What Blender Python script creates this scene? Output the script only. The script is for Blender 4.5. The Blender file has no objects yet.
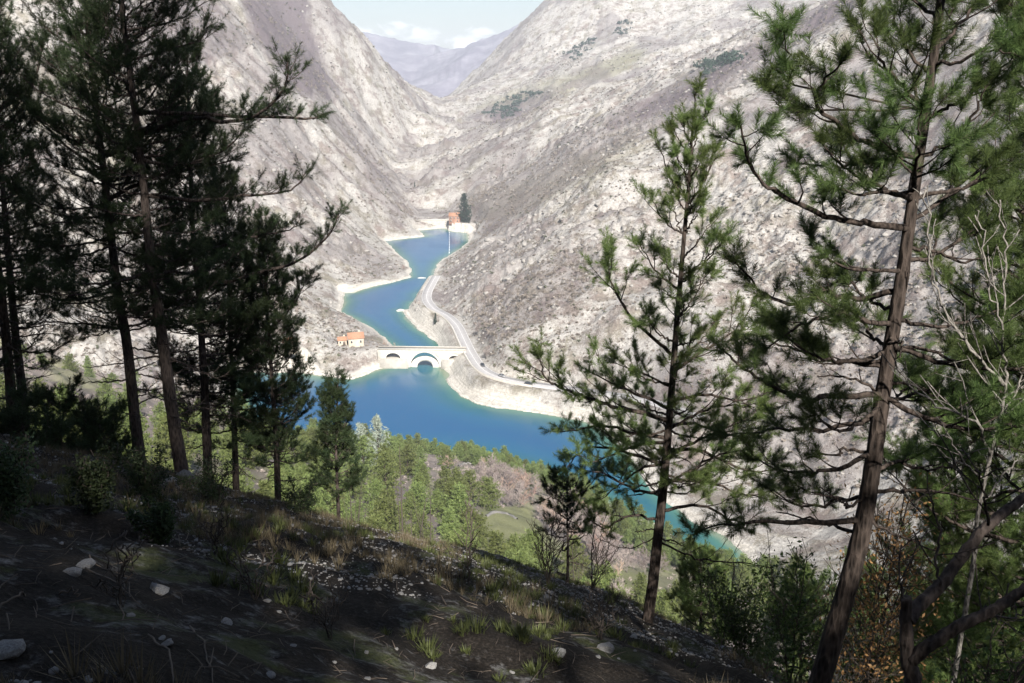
import bpy, math, random
import numpy as np

random.seed(7)
RNG = np.random.default_rng(11)
SC = bpy.context.scene
COL = SC.collection
HAZE = 1.6e-4
R = math.radians

# ------------------------------------------------------------------ camera model
F = 887.0
CAMZ = 160.0
PITCH = math.atan(266.5 / F)
CP, SP = math.cos(PITCH), math.sin(PITCH)


def ray(px, py):
    u = (px - 512) / F
    v = (341.5 - py) / F
    return np.array([u, CP + v * SP, -SP + v * CP])


def at(px, py, Y):
    d = ray(px, py)
    return np.array([0, 0, CAMZ]) + d * (Y / d[1])


def on_z(px, py, z=0.0):
    d = ray(px, py)
    return np.array([0, 0, CAMZ]) + d * ((z - CAMZ) / d[2])


def project(P):
    P = np.asarray(P, float)
    x, y, z = P[..., 0], P[..., 1], P[..., 2] - CAMZ
    dep = np.maximum(y * CP - z * SP, 1e-3)
    up = y * SP + z * CP
    return 512 + F * x / dep, 341.5 - F * up / dep, dep


# ------------------------------------------------------------------ numpy noise
def _hash(ix, iy, seed):
    h = (ix.astype(np.int64) * 374761393 + iy.astype(np.int64) * 668265263 + seed * 974634497) & 0xFFFFFFFF
    h = ((h ^ (h >> 13)) * 1274126177) & 0xFFFFFFFF
    h = h ^ (h >> 16)
    return (h & 0xFFFFFF) / float(0xFFFFFF)


def vnoise(x, y, seed=0):
    fx, fy = np.floor(x), np.floor(y)
    tx, ty = x - fx, y - fy
    tx = tx * tx * tx * (tx * (tx * 6 - 15) + 10)
    ty = ty * ty * ty * (ty * (ty * 6 - 15) + 10)
    ix, iy = fx.astype(np.int64), fy.astype(np.int64)
    a, b = _hash(ix, iy, seed), _hash(ix + 1, iy, seed)
    c, d = _hash(ix, iy + 1, seed), _hash(ix + 1, iy + 1, seed)
    return (a + (b - a) * tx) * (1 - ty) + (c + (d - c) * tx) * ty


def fbm(x, y, scale, octs=4, seed=0, ridged=False):
    s, amp, tot = 0.0, 1.0, 0.0
    x, y = x / scale, y / scale
    for o in range(octs):
        n = vnoise(x + 17.3 * o, y - 9.1 * o, seed + o)
        if ridged:
            n = 1 - np.abs(2 * n - 1)
        s = s + amp * n
        tot += amp
        amp *= 0.5
        x, y = x * 1.93 + y * 0.31, y * 1.93 - x * 0.31
    return s / tot          # 0..1


def sstep(a, b, x):
    t = np.clip((x - a) / (b - a), 0, 1)
    return t * t * (3 - 2 * t)


# ------------------------------------------------------------------ lake outline, road line
LAKE_PX = [
    (232, 374), (262, 372), (295, 372), (330, 377), (352, 379), (366, 374), (380, 369), (395, 366), (407, 366),
    (409, 357), (402, 352), (388, 343), (378, 334), (365, 324), (352, 317), (341, 312), (346, 301), (344, 293), (355, 293),
    (373, 287), (395, 281), (412, 277), (411, 270), (406, 261), (392, 248), (383, 241), (395, 240), (412, 238), (426, 236.6), (419, 230.5),
    (432, 229.2), (445, 228), (450, 231), (467, 233), (469, 241), (466, 245), (454, 252), (444, 258), (437, 264), (433, 270),
    (432, 285), (424, 291), (417, 294.5), (419, 300), (412, 302), (407, 309), (401, 310), (406, 319), (417, 330), (432, 338.5), (441, 346),
    (442, 358), (440, 367), (447, 377), (456, 388), (463, 396), (480, 403), (500, 407), (530, 411), (557, 416), (582, 421), (612, 438),
    (634, 462), (656, 490), (690, 517), (722, 538), (740, 553), (742, 566),
    (722, 564), (690, 549), (650, 525), (610, 503), (570, 488), (520, 470), (470, 458), (420, 456), (360, 456), (300, 450), (245, 440)]
LAKE = np.array([on_z(px, py, 0)[:2] for px, py in LAKE_PX])


def seg_dist(x, y, poly, closed):
    """distance to a polyline, plus the arc position of the nearest point"""
    n = len(poly)
    best = np.full(x.shape, 1e9)
    arc = np.zeros(x.shape)
    acc = 0.0
    rng = range(n if closed else n - 1)
    for i in rng:
        a, b = poly[i], poly[(i + 1) % n]
        dx, dy = b[0] - a[0], b[1] - a[1]
        L2 = dx * dx + dy * dy + 1e-9
        t = np.clip(((x - a[0]) * dx + (y - a[1]) * dy) / L2, 0, 1)
        d = np.hypot(x - a[0] - t * dx, y - a[1] - t * dy)
        m = d < best
        best = np.where(m, d, best)
        arc = np.where(m, acc + t * math.sqrt(L2), arc)
        acc += math.sqrt(L2)
    return best, arc


def inside(x, y, poly):
    n = len(poly)
    r = np.zeros(x.shape, bool)
    for i in range(n):
        a, b = poly[i], poly[(i + 1) % n]
        c = ((a[1] > y) != (b[1] > y)) & (x < (b[0] - a[0]) * (y - a[1]) / (b[1] - a[1] + 1e-12) + a[0])
        r ^= c
    return r


def lake_sd(x, y):
    d, _ = seg_dist(x, y, LAKE, True)
    return np.where(inside(x, y, LAKE), -d, d)


def catmull(P, n=8):
    P = np.asarray(P, float)
    if len(P) < 3:
        t = np.linspace(0, 1, n + 1)[:, None]
        return P[0] * (1 - t) + P[-1] * t
    Q = np.vstack([2 * P[0] - P[1], P, 2 * P[-1] - P[-2]])
    out = []
    for i in range(1, len(Q) - 2):
        p0, p1, p2, p3 = Q[i - 1], Q[i], Q[i + 1], Q[i + 2]
        for k in range(n):
            t = k / n
            out.append(0.5 * (2 * p1 + (p2 - p0) * t + (2 * p0 - 5 * p1 + 4 * p2 - p3) * t * t + (3 * p1 - p0 - 3 * p2 + p3) * t ** 3))
    out.append(P[-1])
    return np.array(out)


ROAD_PX = [(436, 276, 10), (428, 291, 9), (427, 300, 9), (434, 309, 9), (447, 316, 9), (457, 326, 9), (464, 340, 9), (471, 354, 9), (482, 369, 9), (500, 378, 9), (530, 384, 9),
           (560, 388, 9), (600, 393, 11), (650, 402, 15), (700, 418, 19)]
ROAD3 = catmull([on_z(a, b, c) for a, b, c in ROAD_PX], 6)
ROAD = ROAD3[:, :2]

# ------------------------------------------------------------------ terrain control points
CPTS = []


def cp(px, py, Y):
    CPTS.append(tuple(at(px, py, Y)))


def cz(px, py, z):
    CPTS.append(tuple(on_z(px, py, z)))


for i, (px, py) in enumerate(LAKE_PX):
    if i % 2 == 0:
        cz(px, py, 0.6)
for px, py in [(400, 420), (480, 430), (570, 450), (410, 320), (430, 245), (320, 410), (690, 540)]:
    x, y, _ = on_z(px, py, 0)
    CPTS.append((x, y, -8))
# church bench and shore on the left
cz(355, 346, 9); cz(320, 345, 12); cz(290, 348, 14); cz(250, 352, 17); cz(385, 350, 8); cz(360, 322, 6)
cz(463, 352, 9); cz(500, 372, 12); cz(480, 392, 4)
# left mountain
for a in [(320, 250, 715), (355, 262, 745), (375, 235, 860), (280, 200, 760), (250, 130, 835), (200, 60, 900), (300, 60, 1150), (345, 120, 1150), (370, 170, 1010),
          (310, 300, 590), (270, 290, 560), (350, 30, 1500), (322, 0, 1500), (385, 65, 1600), (420, 92, 1750), (438, 97, 1850),
          (405, 205, 985), (60, 150, 650), (60, 300, 480), (150, 330, 470), (0, 60, 800), (0, 0, 850), (160, 200, 640), (200, 260, 580), (230, 330, 510), (250, 0, 1150), (380, 120, 1400)]:
    cp(*a)
# gorge floor beyond the dam
for a in [(440, 212, 985), (420, 200, 1060), (415, 165, 1230), (425, 135, 1450), (437, 112, 1700)]:
    cp(*a)
# right near slope
for a in [(480, 205, 950), (470, 160, 1180), (475, 125, 1450), (545, 103, 1350), (620, 86, 1250), (700, 60, 1200), (780, 20, 1150), (860, 0, 1100), (1000, -100, 1000),
          (520, 330, 462), (470, 290, 600), (560, 250, 570), (600, 180, 750), (560, 140, 1060), (700, 150, 720), (800, 60, 850), (900, 30, 780), (1000, 100, 500), (900, 200, 480),
          (800, 300, 420), (700, 330, 410), (1000, 300, 350), (900, 400, 330), (1000, 450, 280), (640, 390, 400), (720, 450, 345), (800, 520, 300), (660, 250, 560), (500, 240, 720), (455, 240, 905)]:
    cp(*a)
# ravine and the shoulder and mountain behind it
for a in [(620, 65, 1700), (560, 84, 1720), (500, 108, 1700), (548, 0, 2300), (500, 45, 2350), (452, 90, 2250), (650, 20, 2000), (700, 36, 1800), (600, -40, 2400)]:
    cp(*a)
CPTS += [(210, 1480, 132), (330, 1380, 168), (90, 1550, 100), (450, 1320, 205)]
CPTS += [(-360, 1950, 215), (-230, 2150, 110), (-120, 2600, 90), (150, 2700, 240), (600, 2600, 330), (-900, 2000, 330), (-700, 1200, 330), (-1300, 700, 380),
         (-700, 500, 270), (900, 1500, 350), (900, 600, 360), (1500, 600, 420), (1500, 2000, 420), (-1600, 2200, 380), (-1800, -600, 420), (1800, -600, 420), (0, -1500, 430), (500, 150, 260), (600, -200, 330)]
# own hillside


def plane(x, y):
    return 158.4 - 0.5 * y - 0.3 * x - 0.03 * np.maximum(x, 0) ** 2 - 0.0016 * np.maximum(y - 6, 0) ** 2


for x, y in [(0, 0), (0, 14), (-8, 18), (6, 10), (10, 2), (-12, 4), (-14, 22), (4, 18)]:
    CPTS.append((x, y, plane(x, y)))
CPTS += [(0, 60, 116), (-25, 50, 127), (-45, 80, 117), (25, 50, 112), (0, 100, 93), (-40, 100, 102), (30, 100, 82), (0, 150, 71), (0, 200, 54), (-20, 250, 37), (-20, 300, 20), (-15, 335, 6),
         (55, 150, 50), (70, 200, 24), (20, 280, 14), (-73, 150, 94), (-110, 200, 78), (-120, 300, 44), (-110, 350, 12), (-180, 380, 24), (-170, 250, 84), (90, 140, 52), (120, 200, 32), (140, 80, 100), (60, 60, 100), (40, 20, 136),
         (0, -20, 171), (4, -40, 199), (-20, -40, 203), (-50, -40, 214), (22, -40, 186), (60, -30, 168), (-40, 0, 172), (0, -120, 245), (-120, -60, 250), (-150, 60, 185), (120, -100, 215)]  # unseen slope behind the camera, steepened to throw shade on the left pines
CPTS = np.array(CPTS)
S_ = 500.0


def _phi(r2):
    return np.where(r2 > 1e-12, 0.5 * r2 * np.log(np.maximum(r2, 1e-12)), 0.0)


_cx, _cy = CPTS[:, 0] / S_, CPTS[:, 1] / S_
_n = len(CPTS)
_K = _phi((_cx[:, None] - _cx[None]) ** 2 + (_cy[:, None] - _cy[None]) ** 2) + np.eye(_n) * 2e-4
_Pm = np.stack([np.ones(_n), _cx, _cy], 1)
_A = np.block([[_K, _Pm], [_Pm.T, np.zeros((3, 3))]])
_W = np.linalg.solve(_A, np.concatenate([CPTS[:, 2], np.zeros(3)]))


def tps(x, y):
    x, y = x / S_, y / S_
    z = _W[_n] + _W[_n + 1] * x + _W[_n + 2] * y
    for i in range(_n):
        z = z + _W[i] * _phi((x - _cx[i]) ** 2 + (y - _cy[i]) ** 2)
    return z


FLAT = []      # (x, y, z, r0, r1) level pads for buildings


def pad(p, r0, r1):
    FLAT.append((p[0], p[1], p[2], r0, r1))


CHURCH = on_z(356, 345, 9.5)
HOUSE2 = on_z(291, 349, 14)
REDH = on_z(455, 222, 9)
FIR = on_z(466, 222.5, 9)
pad(CHURCH, 9, 22); pad(HOUSE2, 7, 18); pad(REDH, 12, 30); pad(FIR, 8, 20)


GORGE = np.array([at(*a)[:2] for a in [(452, 216, 960), (428, 205, 1040), (405, 185, 1130), (392, 165, 1240), (402, 140, 1420), (425, 118, 1620), (438, 104, 1800), (443, 98, 2100), (446, 96, 2700)]])


def far_z(x, y):
    z = 70 + 0 * x
    a = at(400, 41, 7000)
    z = np.maximum(z, (a[2] - 20) * np.exp(-((y - 7000) / 1500) ** 2) * (0.78 + 0.22 * np.exp(-((x - a[0] + 60) / 420) ** 2)))
    b = at(503, 33, 4600)
    zb = b[2] + (x - b[0]) * 0.42 - np.abs(y - 4600) * 0.16
    z = np.maximum(z, np.clip(zb, 0, 430))
    c = at(330, 30, 5200)
    zc = c[2] - (x - c[0]) * 0.2 - np.abs(y - 5200) * 0.16
    z = np.maximum(z, np.clip(zc, 0, 400) * (x < c[0] + 600))
    r = np.hypot(x, y)
    z = z + (fbm(x, y, 800, 6, 71, True) - 0.5) * 130
    return np.clip(z, 20, 440)


def height(x, y):
    x = np.asarray(x, float); y = np.asarray(y, float)
    shp = x.shape
    x = x.ravel(); y = y.ravel()
    r = np.hypot(x, y)
    base = np.zeros_like(x)
    near = r < 3400
    base[near] = np.clip(tps(x[near], y[near]), -20, 455)
    far = r > 2400
    if far.any():
        w = sstep(2400, 3300, r[far])
        base[far] = base[far] * (1 - w) + far_z(x[far], y[far]) * w
    fgw = 1 - sstep(15, 42, np.hypot(x * 0.8, y - 2))
    base = base * (1 - fgw) + plane(x, y) * fgw
    # foreground roughness
    nf = r < 120
    if nf.any():
        xf, yf = x[nf], y[nf]
        base[nf] += ((fbm(xf, yf, 5.0, 3, 5) - 0.5) * 0.7 + (fbm(xf, yf, 1.1, 4, 6) - 0.5) * 0.42) * np.clip(r[nf] / 3, 0.2, 1)
    sd = np.full_like(x, 1e4)
    box = (y > 150) & (y < 1400) & (np.abs(x) < 700)
    if box.any():
        sd[box] = lake_sd(x[box], y[box]) + (vnoise(x[box] / 9, y[box] / 9, 3) - 0.5) * 2.4 + (vnoise(x[box] / 28, y[box] / 28, 9) - 0.5) * 4
    # mountain relief
    m = sstep(60, 200, r) * sstep(2, 60, sd)
    own = (1 - sstep(280, 370, y)) * sstep(-260, -150, x) * (1 - sstep(90, 170, x))
    m = m * (1 - 0.75 * own)
    big = (fbm(x, y, 150, 3, 21, True) - 0.55) * 22
    # gullies that run down the fall line of the two valley sides
    gul = (fbm(x * 0.6, y * 1.4, 60, 3, 33, True) - 0.55) * np.where(x < -90, 22, 10)
    med = (fbm(x, y, 22, 3, 41) - 0.5) * 6.5
    fin = (fbm(x, y, 7, 2, 51, True) - 0.5) * 3.2
    crag = sstep(0.45, 0.7, fbm(x, y, 90, 3, 61))
    farw = 1 - sstep(1800, 2600, r)
    relief = big * sstep(15, 150, sd) + gul + (med * (0.6 + 1.2 * crag) + fin * (0.6 + 1.5 * crag)) * np.where(x < -90, 1.45, 1.0)
    relief *= (0.75 + 0.35 * farw)
    # the stream bed cut into the gorge above the dam
    gb = (y > 940) & (y < 2700) & (np.abs(x) < 700)
    if gb.any():
        dg, ag = seg_dist(x[gb], y[gb], GORGE, False)
        base[gb] -= (30 * np.exp(-dg / 60)) * np.clip((y[gb] - 960) / 120, 0, 1) * (1 - sstep(2100, 2700, y[gb]))
    z = base + relief * m
    # rocky spurs along the upper lake
    # shore
    zin = np.maximum(-0.4 + sd * 0.32, -14)
    zout = np.maximum(z, 0.25 + np.minimum(sd * 0.28, 2.2))
    zout = np.minimum(zout, 0.25 + sd * 0.33 + np.maximum(sd - 7, 0) * 1.3)
    z = np.where(sd < 0, zin, np.where(sd < 400, zout, z))
    # road bench and pads
    if box.any():
        xb, yb = x[box], y[box]
        d, arc = seg_dist(xb, yb, ROAD, False)
        acc = np.concatenate([[0], np.cumsum(np.hypot(*np.diff(ROAD, axis=0).T))])
        zr = np.interp(arc, acc, ROAD3[:, 2])
        w = 1 - sstep(4.6, 13, d)
        w = w * (sd[box] > 0)
        z[box] = z[box] * (1 - w) + zr * w
        for (fx, fy, fz, r0, r1) in FLAT:
            w = 1 - sstep(r0, r1, np.hypot(xb - fx, yb - fy))
            w = w * (sd[box] > 0)
            z[box] = z[box] * (1 - w) + fz * w
    return z.reshape(shp)


def hz(x, y):
    return float(height(np.array([x]), np.array([y]))[0])


# ------------------------------------------------------------------ materials
def new_mat(name):
    m = bpy.data.materials.new(name)
    m.use_nodes = True
    nt = m.node_tree
    b = nt.nodes['Principled BSDF']
    return m, nt, b


def N(nt, typ, **kw):
    n = nt.nodes.new(typ)
    for k, v in kw.items():
        if k in n.inputs:
            n.inputs[k].default_value = v
        else:
            setattr(n, k, v)
    return n


def ramp(nt, fac, stops):
    r = nt.nodes.new('ShaderNodeValToRGB')
    el = r.color_ramp.elements
    while len(el) < len(stops):
        el.new(0.5)
    for e, (p, c) in zip(el, stops):
        e.position = p
        e.color = (c[0], c[1], c[2], 1) if not isinstance(c, (int, float)) else (c, c, c, 1)
    nt.links.new(fac, r.inputs[0])
    return r.outputs[0]


def mix(nt, fac, a, b, mode='MIX'):
    m = nt.nodes.new('ShaderNodeMix')
    m.data_type = 'RGBA'
    m.blend_type = mode
    for s, v in ((0, fac), (6, a), (7, b)):
        if hasattr(v, 'is_linked') or hasattr(v, 'links'):
            nt.links.new(v, m.inputs[s])
        elif isinstance(v, (int, float)):
            m.inputs[s].default_value = v
        else:
            m.inputs[s].default_value = (v[0], v[1], v[2], 1)
    return m.outputs[2]


def math_(nt, op, a, b=None, clamp=False):
    m = nt.nodes.new('ShaderNodeMath')
    m.operation = op
    m.use_clamp = clamp
    for i, v in enumerate((a, b)):
        if v is None:
            continue
        if isinstance(v, (int, float)):
            m.inputs[i].default_value = v
        else:
            nt.links.new(v, m.inputs[i])
    return m.outputs[0]


def noise(nt, vec, scale, detail=4, rough=0.6, dist=0.0):
    n = nt.nodes.new('ShaderNodeTexNoise')
    n.inputs['Scale'].default_value = scale
    n.inputs['Detail'].default_value = detail
    n.inputs['Roughness'].default_value = rough
    n.inputs['Distortion'].default_value = dist
    if vec is not None:
        nt.links.new(vec, n.inputs['Vector'])
    return n.outputs[0]


def bump(nt, b, h, strength, dist):
    n = nt.nodes.new('ShaderNodeBump')
    n.inputs['Strength'].default_value = strength
    n.inputs['Distance'].default_value = dist
    nt.links.new(h, n.inputs['Height'])
    nt.links.new(n.outputs[0], b.inputs['Normal'])


def simple(name, c1, c2, scale=5, rough=0.85, bstr=0.3, bdist=0.02, spec=0.25, detail=5):
    m, nt, b = new_mat(name)
    tc = N(nt, 'ShaderNodeTexCoord').outputs['Object']
    n = noise(nt, tc, scale, detail)
    col = ramp(nt, n, [(0.3, c1), (0.7, c2)])
    nt.links.new(col, b.inputs['Base Color'])
    b.inputs['Roughness'].default_value = rough
    b.inputs['Specular IOR Level'].default_value = spec
    if bstr:
        bump(nt, b, n, bstr, bdist)
    return m


def mountain_material(name, bare):
    m, nt, b = new_mat(name)
    tc = N(nt, 'ShaderNodeTexCoord').outputs['Object']
    at_ = N(nt, 'ShaderNodeAttribute', attribute_name='cover')
    sep = nt.nodes.new('ShaderNodeSeparateColor')
    nt.links.new(at_.outputs['Color'], sep.inputs[0])
    wood, grass, beach = sep.outputs[0], sep.outputs[1], sep.outputs[2]
    n_big = noise(nt, tc, 0.018, 4, 0.6)
    n_mid = noise(nt, tc, 0.11, 5, 0.65)
    n_fin = noise(nt, tc, 0.55, 6, 0.7)
    n_xf = noise(nt, tc, 1.7, 4, 0.7)
    rock = ramp(nt, n_fin, [(0.28, (0.20, 0.187, 0.17)), (0.45, (0.34, 0.322, 0.298)), (0.65, (0.48, 0.46, 0.43))])
    soil_a = ramp(nt, n_fin, [(0.3, (0.125, 0.113, 0.085)), (0.5, (0.20, 0.182, 0.142)), (0.7, (0.28, 0.258, 0.208))])
    soil_b = ramp(nt, n_fin, [(0.3, (0.125, 0.10, 0.088)), (0.5, (0.20, 0.165, 0.146)), (0.7, (0.28, 0.24, 0.214))])
    soil = mix(nt, ramp(nt, noise(nt, tc, 0.035, 4, 0.6), [(0.42, 0.0), (0.56, 1.0)]), soil_a, soil_b)
    # where bare rock breaks through the turf
    k = math_(nt, 'ADD', math_(nt, 'MULTIPLY', n_mid, 0.65), math_(nt, 'MULTIPLY', n_xf, 0.5))
    k = math_(nt, 'ADD', k, math_(nt, 'MULTIPLY', noise(nt, tc, 0.045, 4, 0.65), 0.75))
    rk = ramp(nt, k, [(0.86, 0.0), (0.99, 1.0)])
    col = mix(nt, rk, soil, rock)
    gr = ramp(nt, n_fin, [(0.3, (0.13, 0.125, 0.075)), (0.7, (0.24, 0.225, 0.145))])
    col = mix(nt, math_(nt, 'MULTIPLY', grass, ramp(nt, n_mid, [(0.3, 0.4), (0.6, 1.0)])), col, gr)
    wd = ramp(nt, n_xf, [(0.3, (0.070, 0.054, 0.060)), (0.55, (0.115, 0.092, 0.10)), (0.75, (0.175, 0.148, 0.15))])
    wfac = math_(nt, 'MULTIPLY', wood, ramp(nt, n_fin, [(0.3, 0.8), (0.6, 1.0)]))
    col = mix(nt, wfac, col, wd)
    mpz = nt.nodes.new('ShaderNodeMapping')
    mpz.inputs['Scale'].default_value = (0.02, 0.02, 2.6)
    nt.links.new(tc, mpz.inputs[0])
    strat = noise(nt, mpz.outputs[0], 1.0, 4, 0.7, 0.3)
    bc = ramp(nt, math_(nt, 'ADD', math_(nt, 'MULTIPLY', n_fin, 0.5), math_(nt, 'MULTIPLY', strat, 0.5)), [(0.35, (0.29, 0.265, 0.225)), (0.5, (0.50, 0.47, 0.42)), (0.62, (0.66, 0.63, 0.575))])
    col = mix(nt, beach, col, bc)
    nt.links.new(col, b.inputs['Base Color'])
    b.inputs['Roughness'].default_value = 0.95
    b.inputs['Specular IOR Level'].default_value = 0.1
    h = math_(nt, 'ADD', math_(nt, 'MULTIPLY', n_fin, 1.6), math_(nt, 'MULTIPLY', n_xf, 0.7))
    bump(nt, b, h, 0.85, 1.0)
    return m


def ground_material():
    m, nt, b = new_mat('hillside_ground')
    tc = N(nt, 'ShaderNodeTexCoord').outputs['Object']
    at_ = N(nt, 'ShaderNodeAttribute', attribute_name='cover')
    sep = nt.nodes.new('ShaderNodeSeparateColor')
    nt.links.new(at_.outputs['Color'], sep.inputs[0])
    wood, grass, beach = sep.outputs[0], sep.outputs[1], sep.outputs[2]
    n0 = noise(nt, tc, 0.12, 4, 0.6)
    n1 = noise(nt, tc, 0.9, 5, 0.65)
    n2 = noise(nt, tc, 6.0, 5, 0.7)
    n3 = noise(nt, tc, 28.0, 4, 0.7)
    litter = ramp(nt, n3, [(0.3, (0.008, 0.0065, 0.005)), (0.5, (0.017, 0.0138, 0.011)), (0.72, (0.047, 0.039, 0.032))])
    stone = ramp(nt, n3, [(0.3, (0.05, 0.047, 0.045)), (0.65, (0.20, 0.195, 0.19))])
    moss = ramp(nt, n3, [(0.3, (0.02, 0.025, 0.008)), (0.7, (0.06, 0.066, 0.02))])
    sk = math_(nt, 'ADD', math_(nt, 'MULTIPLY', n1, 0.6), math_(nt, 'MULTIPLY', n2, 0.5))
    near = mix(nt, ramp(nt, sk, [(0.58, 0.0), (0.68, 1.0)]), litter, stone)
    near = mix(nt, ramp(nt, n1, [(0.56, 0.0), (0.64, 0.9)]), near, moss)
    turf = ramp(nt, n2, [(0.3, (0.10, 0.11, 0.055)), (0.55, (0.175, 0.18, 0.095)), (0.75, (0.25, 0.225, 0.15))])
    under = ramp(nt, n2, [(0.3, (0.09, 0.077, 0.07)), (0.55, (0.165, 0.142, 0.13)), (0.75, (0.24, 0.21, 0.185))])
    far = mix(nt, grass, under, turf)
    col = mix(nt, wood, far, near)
    bc = ramp(nt, n1, [(0.3, (0.26, 0.24, 0.205)), (0.6, (0.46, 0.43, 0.385))])
    col = mix(nt, beach, col, bc)
    nt.links.new(col, b.inputs['Base Color'])
    b.inputs['Roughness'].default_value = 0.95
    b.inputs['Specular IOR Level'].default_value = 0.12
    h = math_(nt, 'ADD', math_(nt, 'MULTIPLY', n2, 1.0), math_(nt, 'MULTIPLY', n3, 0.5))
    bump(nt, b, h, 0.9, 0.06)
    return m


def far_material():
    m, nt, b = new_mat('haze_tinted_hill')
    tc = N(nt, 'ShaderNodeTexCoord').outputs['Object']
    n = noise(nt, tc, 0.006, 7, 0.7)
    col = ramp(nt, n, [(0.35, (0.09, 0.085, 0.125)), (0.5, (0.15, 0.14, 0.185)), (0.65, (0.25, 0.24, 0.28))])  # lilac cast of distant haze mixed into the ground colour
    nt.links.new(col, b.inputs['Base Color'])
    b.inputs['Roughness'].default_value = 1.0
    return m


def foliage(name, c1, c2, trans=0.35, scale=0.8, tint=None):
    m, nt, b = new_mat(name)
    oi = N(nt, 'ShaderNodeObjectInfo')
    geo = N(nt, 'ShaderNodeNewGeometry')
    n = geo.outputs['Random Per Island']
    col = ramp(nt, n, [(0.0, c1), (1.0, c2)])
    hsv = nt.nodes.new('ShaderNodeHueSaturation')
    v = math_(nt, 'ADD', math_(nt, 'MULTIPLY', oi.outputs['Random'], 0.5), 0.75)
    nt.links.new(v, hsv.inputs['Value'])
    hu = math_(nt, 'ADD', math_(nt, 'MULTIPLY', oi.outputs['Random'], 0.03), 0.485)
    nt.links.new(hu, hsv.inputs['Hue'])
    nt.links.new(col, hsv.inputs['Color'])
    nt.links.new(hsv.outputs[0], b.inputs['Base Color'])
    b.inputs['Roughness'].default_value = 0.6
    b.inputs['Specular IOR Level'].default_value = 0.25
    if trans:
        t = nt.nodes.new('ShaderNodeBsdfTranslucent')
        br = nt.nodes.new('ShaderNodeBrightContrast')
        nt.links.new(hsv.outputs[0], br.inputs[0])
        nt.links.new(br.outputs[0], t.inputs[0])
        ms = nt.nodes.new('ShaderNodeMixShader')
        ms.inputs[0].default_value = trans
        nt.links.new(b.outputs[0], ms.inputs[1])
        nt.links.new(t.outputs[0], ms.inputs[2])
        out = nt.nodes['Material Output']
        nt.links.new(ms.outputs[0], out.inputs[0])
    return m


def bark_material(name, c1, c2, scale=6, stretch=0.25):
    m, nt, b = new_mat(name)
    tc = N(nt, 'ShaderNodeTexCoord').outputs['Object']
    mp = nt.nodes.new('ShaderNodeMapping')
    mp.inputs['Scale'].default_value = (1, 1, stretch)
    nt.links.new(tc, mp.inputs[0])
    v = nt.nodes.new('ShaderNodeTexVoronoi')
    v.inputs['Scale'].default_value = scale * 4
    nt.links.new(mp.outputs[0], v.inputs['Vector'])
    n = noise(nt, mp.outputs[0], scale * 3, 6, 0.7)
    k = math_(nt, 'ADD', math_(nt, 'MULTIPLY', v.outputs['Distance'], 0.6), math_(nt, 'MULTIPLY', n, 0.6))
    col = ramp(nt, k, [(0.3, c1), (0.75, c2)])
    nt.links.new(col, b.inputs['Base Color'])
    b.inputs['Roughness'].default_value = 0.9
    b.inputs['Specular IOR Level'].default_value = 0.15
    bump(nt, b, k, 1.0, 0.04)
    return m


def water_material():
    m, nt, b = new_mat('lake_water')
    tc = N(nt, 'ShaderNodeTexCoord').outputs['Object']
    a = N(nt, 'ShaderNodeAttribute', attribute_name='depth')
    wob = noise(nt, tc, 0.05, 4, 0.6)
    d = math_(nt, 'ADD', a.outputs['Fac'], math_(nt, 'MULTIPLY', math_(nt, 'SUBTRACT', wob, 0.5), 0.18))
    col = ramp(nt, d, [(0.0, (0.15, 0.19, 0.13)), (0.08, (0.045, 0.135, 0.105)), (0.30, (0.012, 0.088, 0.118)), (0.6, (0.009, 0.082, 0.165)), (1.0, (0.007, 0.070, 0.168))])
    nt.links.new(col, b.inputs['Base Color'])
    b.inputs['Roughness'].default_value = 0.12
    pat = noise(nt, tc, 0.022, 5, 0.6, 0.6)
    nt.links.new(ramp(nt, pat, [(0.38, 0.06), (0.62, 0.24)]), b.inputs['Roughness'])
    b.inputs['IOR'].default_value = 1.33
    mp = nt.nodes.new('ShaderNodeMapping')
    mp.inputs['Scale'].default_value = (1.0, 0.6, 1)
    nt.links.new(tc, mp.inputs[0])
    w = noise(nt, mp.outputs[0], 0.9, 5, 0.6)
    bump(nt, b, w, 0.25, 0.25)
    return m


M = {}
M['mountain'] = mountain_material('mountain_rock', True)
M['ground'] = ground_material()
M['farhill'] = far_material()
M['water'] = water_material()
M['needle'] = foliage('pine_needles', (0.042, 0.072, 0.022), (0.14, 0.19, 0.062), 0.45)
M['needle_sunlit'] = foliage('sunlit_pine_needles', (0.065, 0.10, 0.030), (0.20, 0.26, 0.085), 0.5)  # lit copy of the pine needles: sunshine put into the colour
M['needle_shaded'] = foliage('shaded_pine_needles', (0.018, 0.030, 0.014), (0.056, 0.080, 0.032), 0.3)  # darker copy of the pine needles: the left group's shade is in the colour
M['needle_far'] = foliage('sunlit_pine_foliage', (0.085, 0.118, 0.032), (0.225, 0.265, 0.09), 0.35)  # raised yellow-green: sunlight on the wood put into the colour
M['needle_fir'] = foliage('fir_foliage', (0.015, 0.035, 0.024), (0.04, 0.07, 0.045), 0.1)
M['silver'] = foliage('silver_foliage', (0.20, 0.24, 0.19), (0.36, 0.40, 0.33), 0.2)
M['leaf_green'] = foliage('evergreen_leaves', (0.03, 0.055, 0.015), (0.09, 0.13, 0.035), 0.3)
M['leaf_brown'] = foliage('dry_oak_leaves', (0.16, 0.075, 0.03), (0.36, 0.19, 0.09), 0.3)
M['twig'] = foliage('bare_twigs', (0.20, 0.165, 0.155), (0.37, 0.31, 0.285), 0.0)
M['twig_red'] = foliage('bare_twigs_reddish', (0.28, 0.19, 0.15), (0.42, 0.30, 0.24), 0.0)
M['scrub'] = foliage('hillside_scrub_twigs', (0.11, 0.09, 0.075), (0.225, 0.192, 0.162), 0.0)
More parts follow.
